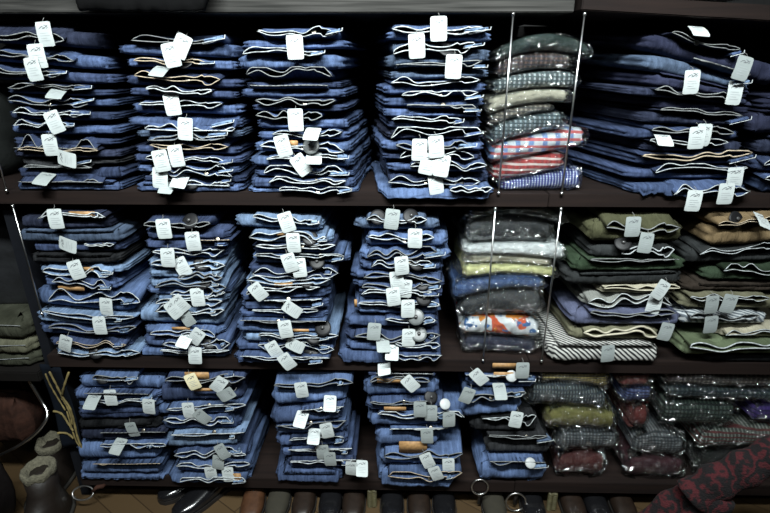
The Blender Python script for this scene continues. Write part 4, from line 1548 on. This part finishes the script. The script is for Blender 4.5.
def boot(px, py, Y, lab, ry):
    c = P(px, py, Y)
    root = thing('boot', lab, 'boot', (c.x, Y, FZ), 'fleece-lined boots on the floor')
    bm = bmesh.new()
    prof = [(FZ + 0.003, 0.042, 0.10, 0.035), (FZ + 0.02, 0.044, 0.105, 0.035), (FZ + 0.05, 0.041, 0.09, 0.03), (FZ + 0.09, 0.038, 0.055, 0.01), (FZ + 0.12, 0.036, 0.042, 0.0), (c.z - 0.012, 0.038, 0.044, 0)]
    rings = []
    for z, rx, ryy, off in prof:
        rings.append([bm.verts.new((c.x + rx * math.cos(2 * PI * j / 22), Y - off + ryy * math.sin(2 * PI * j / 22), z)) for j in range(22)])
    for A, B in zip(rings, rings[1:]):
        for j in range(22):
            bm.faces.new((A[j], A[(j + 1) % 22], B[(j + 1) % 22], B[j]))
    bm.faces.new(rings[0])
    bm.faces.new(rings[-1])
    build('shaft', bm, BOOT, root)
    bm = bmesh.new()
    cuff = [(0.0385, c.z - 0.020), (0.041, c.z - 0.016), (0.042, c.z - 0.008), (0.040, c.z + 0.004), (0.034, c.z + 0.006), (0.026, c.z - 0.006), (0.016, c.z - 0.022), (0.001, c.z - 0.026)]
    rings = []
    for r, z in cuff:
        rings.append([bm.verts.new((c.x + r * math.cos(2 * PI * j / 26) * (1 + 0.06 * nz(j * .7, z * 40, ry)), Y + r * 1.08 * math.sin(2 * PI * j / 26), z + 0.009 * nz(j * 0.5, ry, 2))) for j in range(26)])
    for A, B in zip(rings, rings[1:]):
        for j in range(26):
            bm.faces.new((A[j], A[(j + 1) % 26], B[(j + 1) % 26], B[j]))
    build('fleece_cuff', bm, FLE, root)
    bm = bmesh.new()
    tube(bm, [(c.x + 0.0455 * math.cos(2 * PI * j / 24), Y - 0.035 + 0.108 * math.sin(2 * PI * j / 24), FZ + 0.0065) for j in range(24)], 0.006, 6, closed=True)
    build('sole', bm, plain('boot_sole', (0.02, 0.018, 0.015), 0.7), root)


boot(51, 441, 0.10, 'dark boot with a cream fleece cuff, the farther one beside the embroidered cloth', 1.0)
boot(38, 468, -0.06, 'dark boot with a cream fleece cuff, the nearer one below the chrome rail', 5.0)


# black leather bag standing on the floor at the lower left
bk_ = thing('leather_bag', 'black leather bag standing on the floor in the lower left corner', 'bag', (P(0, 500, -0.1).x, -0.1, FZ))
a, b = P(-80, 500, -0.12), P(-6, 500, -0.12)
bm = bmesh.new()
pillow(bm, a.x, b.x, -0.16, -0.03, lambda x: FZ + 0.001, lambda x: P(5, 468, -0.12).z, 0, 0, 1, 5.0, 0.03, 0.012, rr=0.3)
build('bag_body', bm, plain('black_bag_leather', (0.010, 0.008, 0.008), 0.5, bump=1.0, sc=30, spec=0.2), bk_)
bm = bmesh.new()
zt_ = P(5, 468, -0.12).z
tube(bm, lerp_path([Vector((a.x + 0.03, -0.095, zt_ - 0.006)), Vector((a.x + 0.07, -0.11, zt_ + 0.03)), Vector((b.x - 0.07, -0.11, zt_ + 0.03)), Vector((b.x - 0.03, -0.095, zt_ - 0.006))], 6), 0.005, 6)
build('handle', bm, MATS['black_bag_leather'], bk_)

# metal hoop leaning on the floor
def hoop(nm, lab, px, py, Y, rx, rz, m, tilt, rad=0.004, group=None, cat='hoop'):
    c = P(px, py, Y)
    bm = bmesh.new()
    tube(bm, [(c.x + rx * math.cos(2 * PI * j / 36), Y + tilt * rz * math.sin(2 * PI * j / 36), c.z + rz * math.sin(2 * PI * j / 36)) for j in range(36)], rad, 7, closed=True)
    return c, bm


hp = thing('bag_ring', 'silver ring with a short strap hanging below the leftmost bottom stack', 'ring', (P(84, 492, -0.02).x, -0.02, Z3 - 0.1))
c, bm = hoop('ring', '', 83, 493, -0.012, 0.030, 0.012, STEEL, 1.2, 0.0028)
build('ring', bm, STEEL, hp)
bm = bmesh.new()
p = P(98, 489, -0.012)
tube(bm, [c + Vector((0.027, 0, 0.004)), p + Vector((0, 0, 0.008)), p + Vector((0.012, 0.004, 0.006)), Vector((p.x + 0.014, 0.008, Z3 - T3 - 0.0005))], [0.004, 0.006, 0.006, 0.004], 8)
build('strap', bm, LE, hp)


# shoes on the floor under the bottom shelf
def shoe(loc, rot, m, lab, sc=1.0, tall=0.0):
    root = thing('shoe' if not tall else 'ankle_boot', lab, 'shoe', loc, 'shoes under the bottom shelf')
    Mx = Matrix.Translation(loc) @ Matrix.Rotation(R(rot), 4, 'Z') @ Matrix.Scale(sc, 4)
    bm = bmesh.new()
    # sections heel -> toe: (y, half width, height)
    secs = [(-0.002, 0.018, 0.055), (0.01, 0.030, 0.070 + tall), (0.05, 0.035, 0.072 + tall), (0.09, 0.036, 0.066 + tall * 0.6), (0.13, 0.040, 0.060), (0.17, 0.045, 0.050), (0.21, 0.046, 0.042), (0.245, 0.040, 0.036), (0.27, 0.026, 0.028), (0.28, 0.008, 0.018)]
    rings = []
    for y, hw, h in secs:
        rg = []
        for j in range(14):
            t = j / 13
            an = PI * t
            rg.append(bm.verts.new(Mx @ Vector((-hw * math.copysign(abs(math.cos(an)) ** 0.7, math.cos(an)), y, 0.018 + (h - 0.008) * math.sin(an) ** 0.8))))
        rings.append(rg)
    for A, B in zip(rings, rings[1:]):
        for j in range(13):
            bm.faces.new((A[j], A[j + 1], B[j + 1], B[j]))
        bm.faces.new((A[0], B[0], B[13], A[13]))
    bm.faces.new(rings[0])
    bm.faces.new(rings[-1])
    build('upper', bm, m, root)
    bm = bmesh.new()
    rings = []
    for z in (0.001, 0.017):
        rg = []
        for y, hw, h in secs:
            rg.append(bm.verts.new(Mx @ Vector((hw * 1.06, y, z))))
        for y, hw, h in reversed(secs):
            rg.append(bm.verts.new(Mx @ Vector((-hw * 1.06, y, z))))
        rings.append(rg)
    k = len(rings[0])
    for j in range(k):
        bm.faces.new((rings[0][j], rings[0][(j + 1) % k], rings[1][(j + 1) % k], rings[1][j]))
    bm.faces.new(rings[0])
    bm.faces.new(rings[1])
    build('sole', bm, plain('shoe_sole', (0.012, 0.010, 0.009), 0.6), root, False)
    bm = bmesh.new()
    for q in range(4):
        y = 0.10 + q * 0.020
        h = 0.082 - q * 0.006 + (tall * 0.4 if q == 0 else 0)
        tube(bm, [Mx @ Vector((-0.014, y, h - 0.012)), Mx @ Vector((0, y + 0.004, h - 0.002)), Mx @ Vector((0.014, y, h - 0.012))], 0.0018, 5)
    build('laces', bm, plain('shoe_lace', (0.02, 0.018, 0.016), 0.8), root)


BLK = plain('black_shoe_leather', (0.007, 0.007, 0.008), 0.18, spec=0.8)
BRN = plain('brown_shoe_leather', (0.060, 0.026, 0.012), 0.4, var=0.25)
OLV = plain('dark_olive_suede', (0.022, 0.019, 0.011), 0.85)
DBR = plain('dark_brown_leather', (0.016, 0.010, 0.007), 0.35, var=0.25)
q = PZ(157, 497, FZ + 0.03)
shoe((q.x + 0.140, q.y + 0.172, FZ), 140, BLK, 'black polished shoe, the farther of the pair on the planks', 0.78)
shoe((q.x + 0.205, q.y + 0.115, FZ), 140, BLK, 'black polished shoe, the nearer of the pair on the planks', 0.78)
ROW = [(276, OLV, 'dull olive shoe'), (302, DBR, 'dark brown shoe'), (328, BLK, 'black shoe'), (353, DBR, 'dark brown shoe'), (392, BLK, 'black shoe'), (419, DBR, 'dark brown shoe'),
       (446, BLK, 'black shoe'), (495, OLV, 'dull olive shoe'), (534, BLK, 'black shoe'), (574, DBR, 'dark brown shoe'), (600, BLK, 'black shoe'), (626, DBR, 'dark brown shoe')]
for k, (px, m_, lb) in enumerate(ROW):
    q = PZ(px, 506, FZ + 0.03)
    shoe((q.x, 0.140, FZ), 180 + RND.uniform(-2, 2), m_, '%s, toe outward, %s from left of the row under the bottom shelf' % (lb, ['first', 'second', 'third', 'fourth', 'fifth', 'sixth', 'seventh', 'eighth', 'ninth', 'tenth', 'eleventh', 'twelfth'][k]), 0.72)
q = PZ(248, 506, FZ + 0.03)
shoe((q.x, 0.130, FZ), 183, BRN, 'reddish brown shoe between the black pair and the olive shoe', 0.72)


# belts hanging under the bottom shelf
def belt(px, kind, lab, m, Y=0.006):
    x = P(px, 495, Y).x
    zt_ = Z3 - T3 - 0.0008
    root = thing('belt', lab, 'belt', (x, Y, zt_ - 0.06), 'belts hanging under the bottom shelf')
    bm = bmesh.new()
    if kind == 'braid':
        zt_ -= 0.004
        for s_ in (0, 1, 2):
            pts = []
            for i in range(61):
                z = zt_ - i / 60 * 0.062
                an = i / 60 * 2 * PI * 3 + s_ * 2 * PI / 3
                pts.append((x + 0.010 * math.sin(an), Y + 0.004 * math.sin(2 * an), z))
            tube(bm, pts, 0.0042, 6)
    else:
        box(bm, x - 0.006, x + 0.006, Y - 0.0018, Y + 0.0018, zt_ - 0.05, zt_, 0.001)
    build('strap', bm, m, root)
    return root, x, zt_


BRAID = plain('olive_braid', (0.085, 0.075, 0.035), 0.6, var=0.3)
DKL = plain('dark_belt_leather', (0.014, 0.011, 0.009), 0.45)
belt(372, 'braid', 'olive braided belt hanging below the fourth bottom stack', BRAID)
belt(553, 'braid', 'olive braided belt hanging below the wrapped shirts', BRAID)
for px, py, rr, lab in ((480, 487, 0.023, 'dark belt with a big silver ring, left of the two ringed belts'), (516, 502, 0.028, 'dark belt with a big silver ring, right of the two ringed belts')):
    root, x, zt_ = belt(px, 'flat', lab, DKL, 0.006)
    c = P(px, py, -0.006)
    bm = bmesh.new()
    tube(bm, [(c.x + rr * math.cos(2 * PI * j / 40), -0.006 + 0.004 * math.sin(2 * PI * j / 40), c.z + rr * math.sin(2 * PI * j / 40)) for j in range(40)], 0.0026, 7, closed=True)
    build('ring', bm, STEEL, root)

# red and black knit laid over a green garment on a bench in front, lower right
KNIT, nt, b = mat('red_black_knit')
cv = coords(nt)
w_ = N(nt, 'ShaderNodeTexWave', bands_direction='X')
w_.inputs['Scale'].default_value = 9.0
w_.inputs['Distortion'].default_value = 14.0
w_.inputs['Detail'].default_value = 3.0
w_.inputs['Detail Scale'].default_value = 3.0
nt.links.new(cv, w_.inputs['Vector'])
nt.links.new(ramp(nt, w_.outputs['Fac'], (0.005, 0.003, 0.004), (0.062, 0.007, 0.010), 0.3, 0.95), b.inputs['Base Color'])
b.inputs['Roughness'].default_value = 0.95
n_ = N(nt, 'ShaderNodeTexNoise', i_Scale=260.0, i_Detail=2.0)
nt.links.new(cv, n_.inputs['Vector'])
bp = N(nt, 'ShaderNodeBump', i_Strength=0.9, i_Distance=0.004)
nt.links.new(n_.outputs['Fac'], bp.inputs['Height'])
nt.links.new(bp.outputs['Normal'], b.inputs['Normal'])
YK = -0.20
sw = thing('knit_sweater', 'red and black patterned knit sweater lying across the lower right corner', 'sweater', (P(720, 480, YK).x, YK, 0.4))
pts = lerp_path([P(x, y, YK) for x, y in ((690, 498), (712, 485), (740, 471), (770, 457), (812, 438))], 6)
bm = cloth_tube(bmesh.new(), pts, [0.046 + 0.004 * math.sin(i * 1.1) for i in range(len(pts))], 0.7, 24, 2.0, 0.07)
build('body', bm, KNIT, sw)
pts = lerp_path([P(x, y, YK + 0.03) for x, y in ((640, 534), (662, 514), (684, 499), (704, 487))], 6)
bm = cloth_tube(bmesh.new(), pts, [0.040 + 0.004 * math.sin(i * 0.9) for i in range(len(pts))], 0.7, 24, 6.0, 0.07)
build('sleeve', bm, KNIT, sw)
pts = lerp_path([P(x, y, YK - 0.01) for x, y in ((676, 545), (690, 528), (706, 512), (722, 496))], 6)
bm = cloth_tube(bmesh.new(), pts, [0.036 + 0.004 * math.sin(i * 0.9) for i in range(len(pts))], 0.7, 24, 9.0, 0.07)
build('sleeve', bm, KNIT, sw)
BZ = FZ + 0.06
bx0, bx1 = P(655, 500, YK).x, P(860, 500, YK).x
gm = thing('folded_jacket', 'dark green jacket under the red and black knit sweater', 'jacket', ((bx0 + bx1) / 2, -0.3, BZ))
gz = P(770, 486, YK - 0.06).z
bm = bmesh.new()
xs_, xe_ = P(722, 500, YK - 0.06).x, bx1
pillow(bm, xs_, xe_, -0.50, -0.225, lambda x: BZ + 0.001, lambda x: BZ + 0.08 + (gz - BZ - 0.08) * smoothstep(xs_, xs_ + 0.22, x), 0, 0, 2, 13.0, 0.03, 0.010)
build('body', bm, DEN['green'], gm)
bn = thing('bench', 'low dark bench in front of the right unit carrying the sweater', 'bench', ((bx0 + bx1) / 2, -0.35, FZ))
build('seat', box(bmesh.new(), bx0, bx1, -0.56, -0.13, BZ - 0.03, BZ, 0.003), RACKM, bn, False)
for sx in (bx0 + 0.02, bx1 - 0.06):
    for sy in (-0.54, -0.19):
        build('leg', box(bmesh.new(), sx, sx + 0.04, sy, sy + 0.04, FZ, BZ - 0.03), RACKM, bn, False)

# ------------------------------------------------------------------ light
def area(name, loc, target, sx, sy, power, col=(1, 1, 1), spread=180):
    d = bpy.data.lights.new(name, 'AREA')
    d.shape = 'RECTANGLE'
    d.size, d.size_y = sx, sy
    d.energy = power
    d.color = col
    d.spread = R(spread)
    o = bpy.data.objects.new(name, d)
    COL.objects.link(o)
    o.location = loc
    v = Vector(target) - Vector(loc)
    o.rotation_euler = v.to_track_quat('-Z', 'Y').to_euler()
    return o


area('ceiling_lamp_light', (-0.05, -1.06, 2.45), (-0.05, 0.0, 1.22), 1.3, 0.16, 34, (0.93, 1.0, 1.0), 92)
area('ceiling_lamp_light', (1.1, -2.0, 2.70), (0.6, -0.2, 0.8), 0.6, 0.06, 5, (0.93, 1.0, 1.0))
area('ceiling_lamp_light', (-1.0, -1.9, 2.70), (-0.4, -0.2, 0.8), 0.6, 0.06, 3.5, (0.93, 1.0, 1.0))
w = bpy.data.worlds.new('shop_air')
scene.world = w
w.use_nodes = True
w.node_tree.nodes['Background'].inputs['Color'].default_value = (0.5, 0.6, 0.65, 1)
w.node_tree.nodes['Background'].inputs['Strength'].default_value = 0.008

scene.view_settings.view_transform = 'Standard'
scene.view_settings.look = 'None'
scene.view_settings.gamma = 1
scene.view_settings.exposure = -0.2
scene.view_settings.use_curve_mapping = False
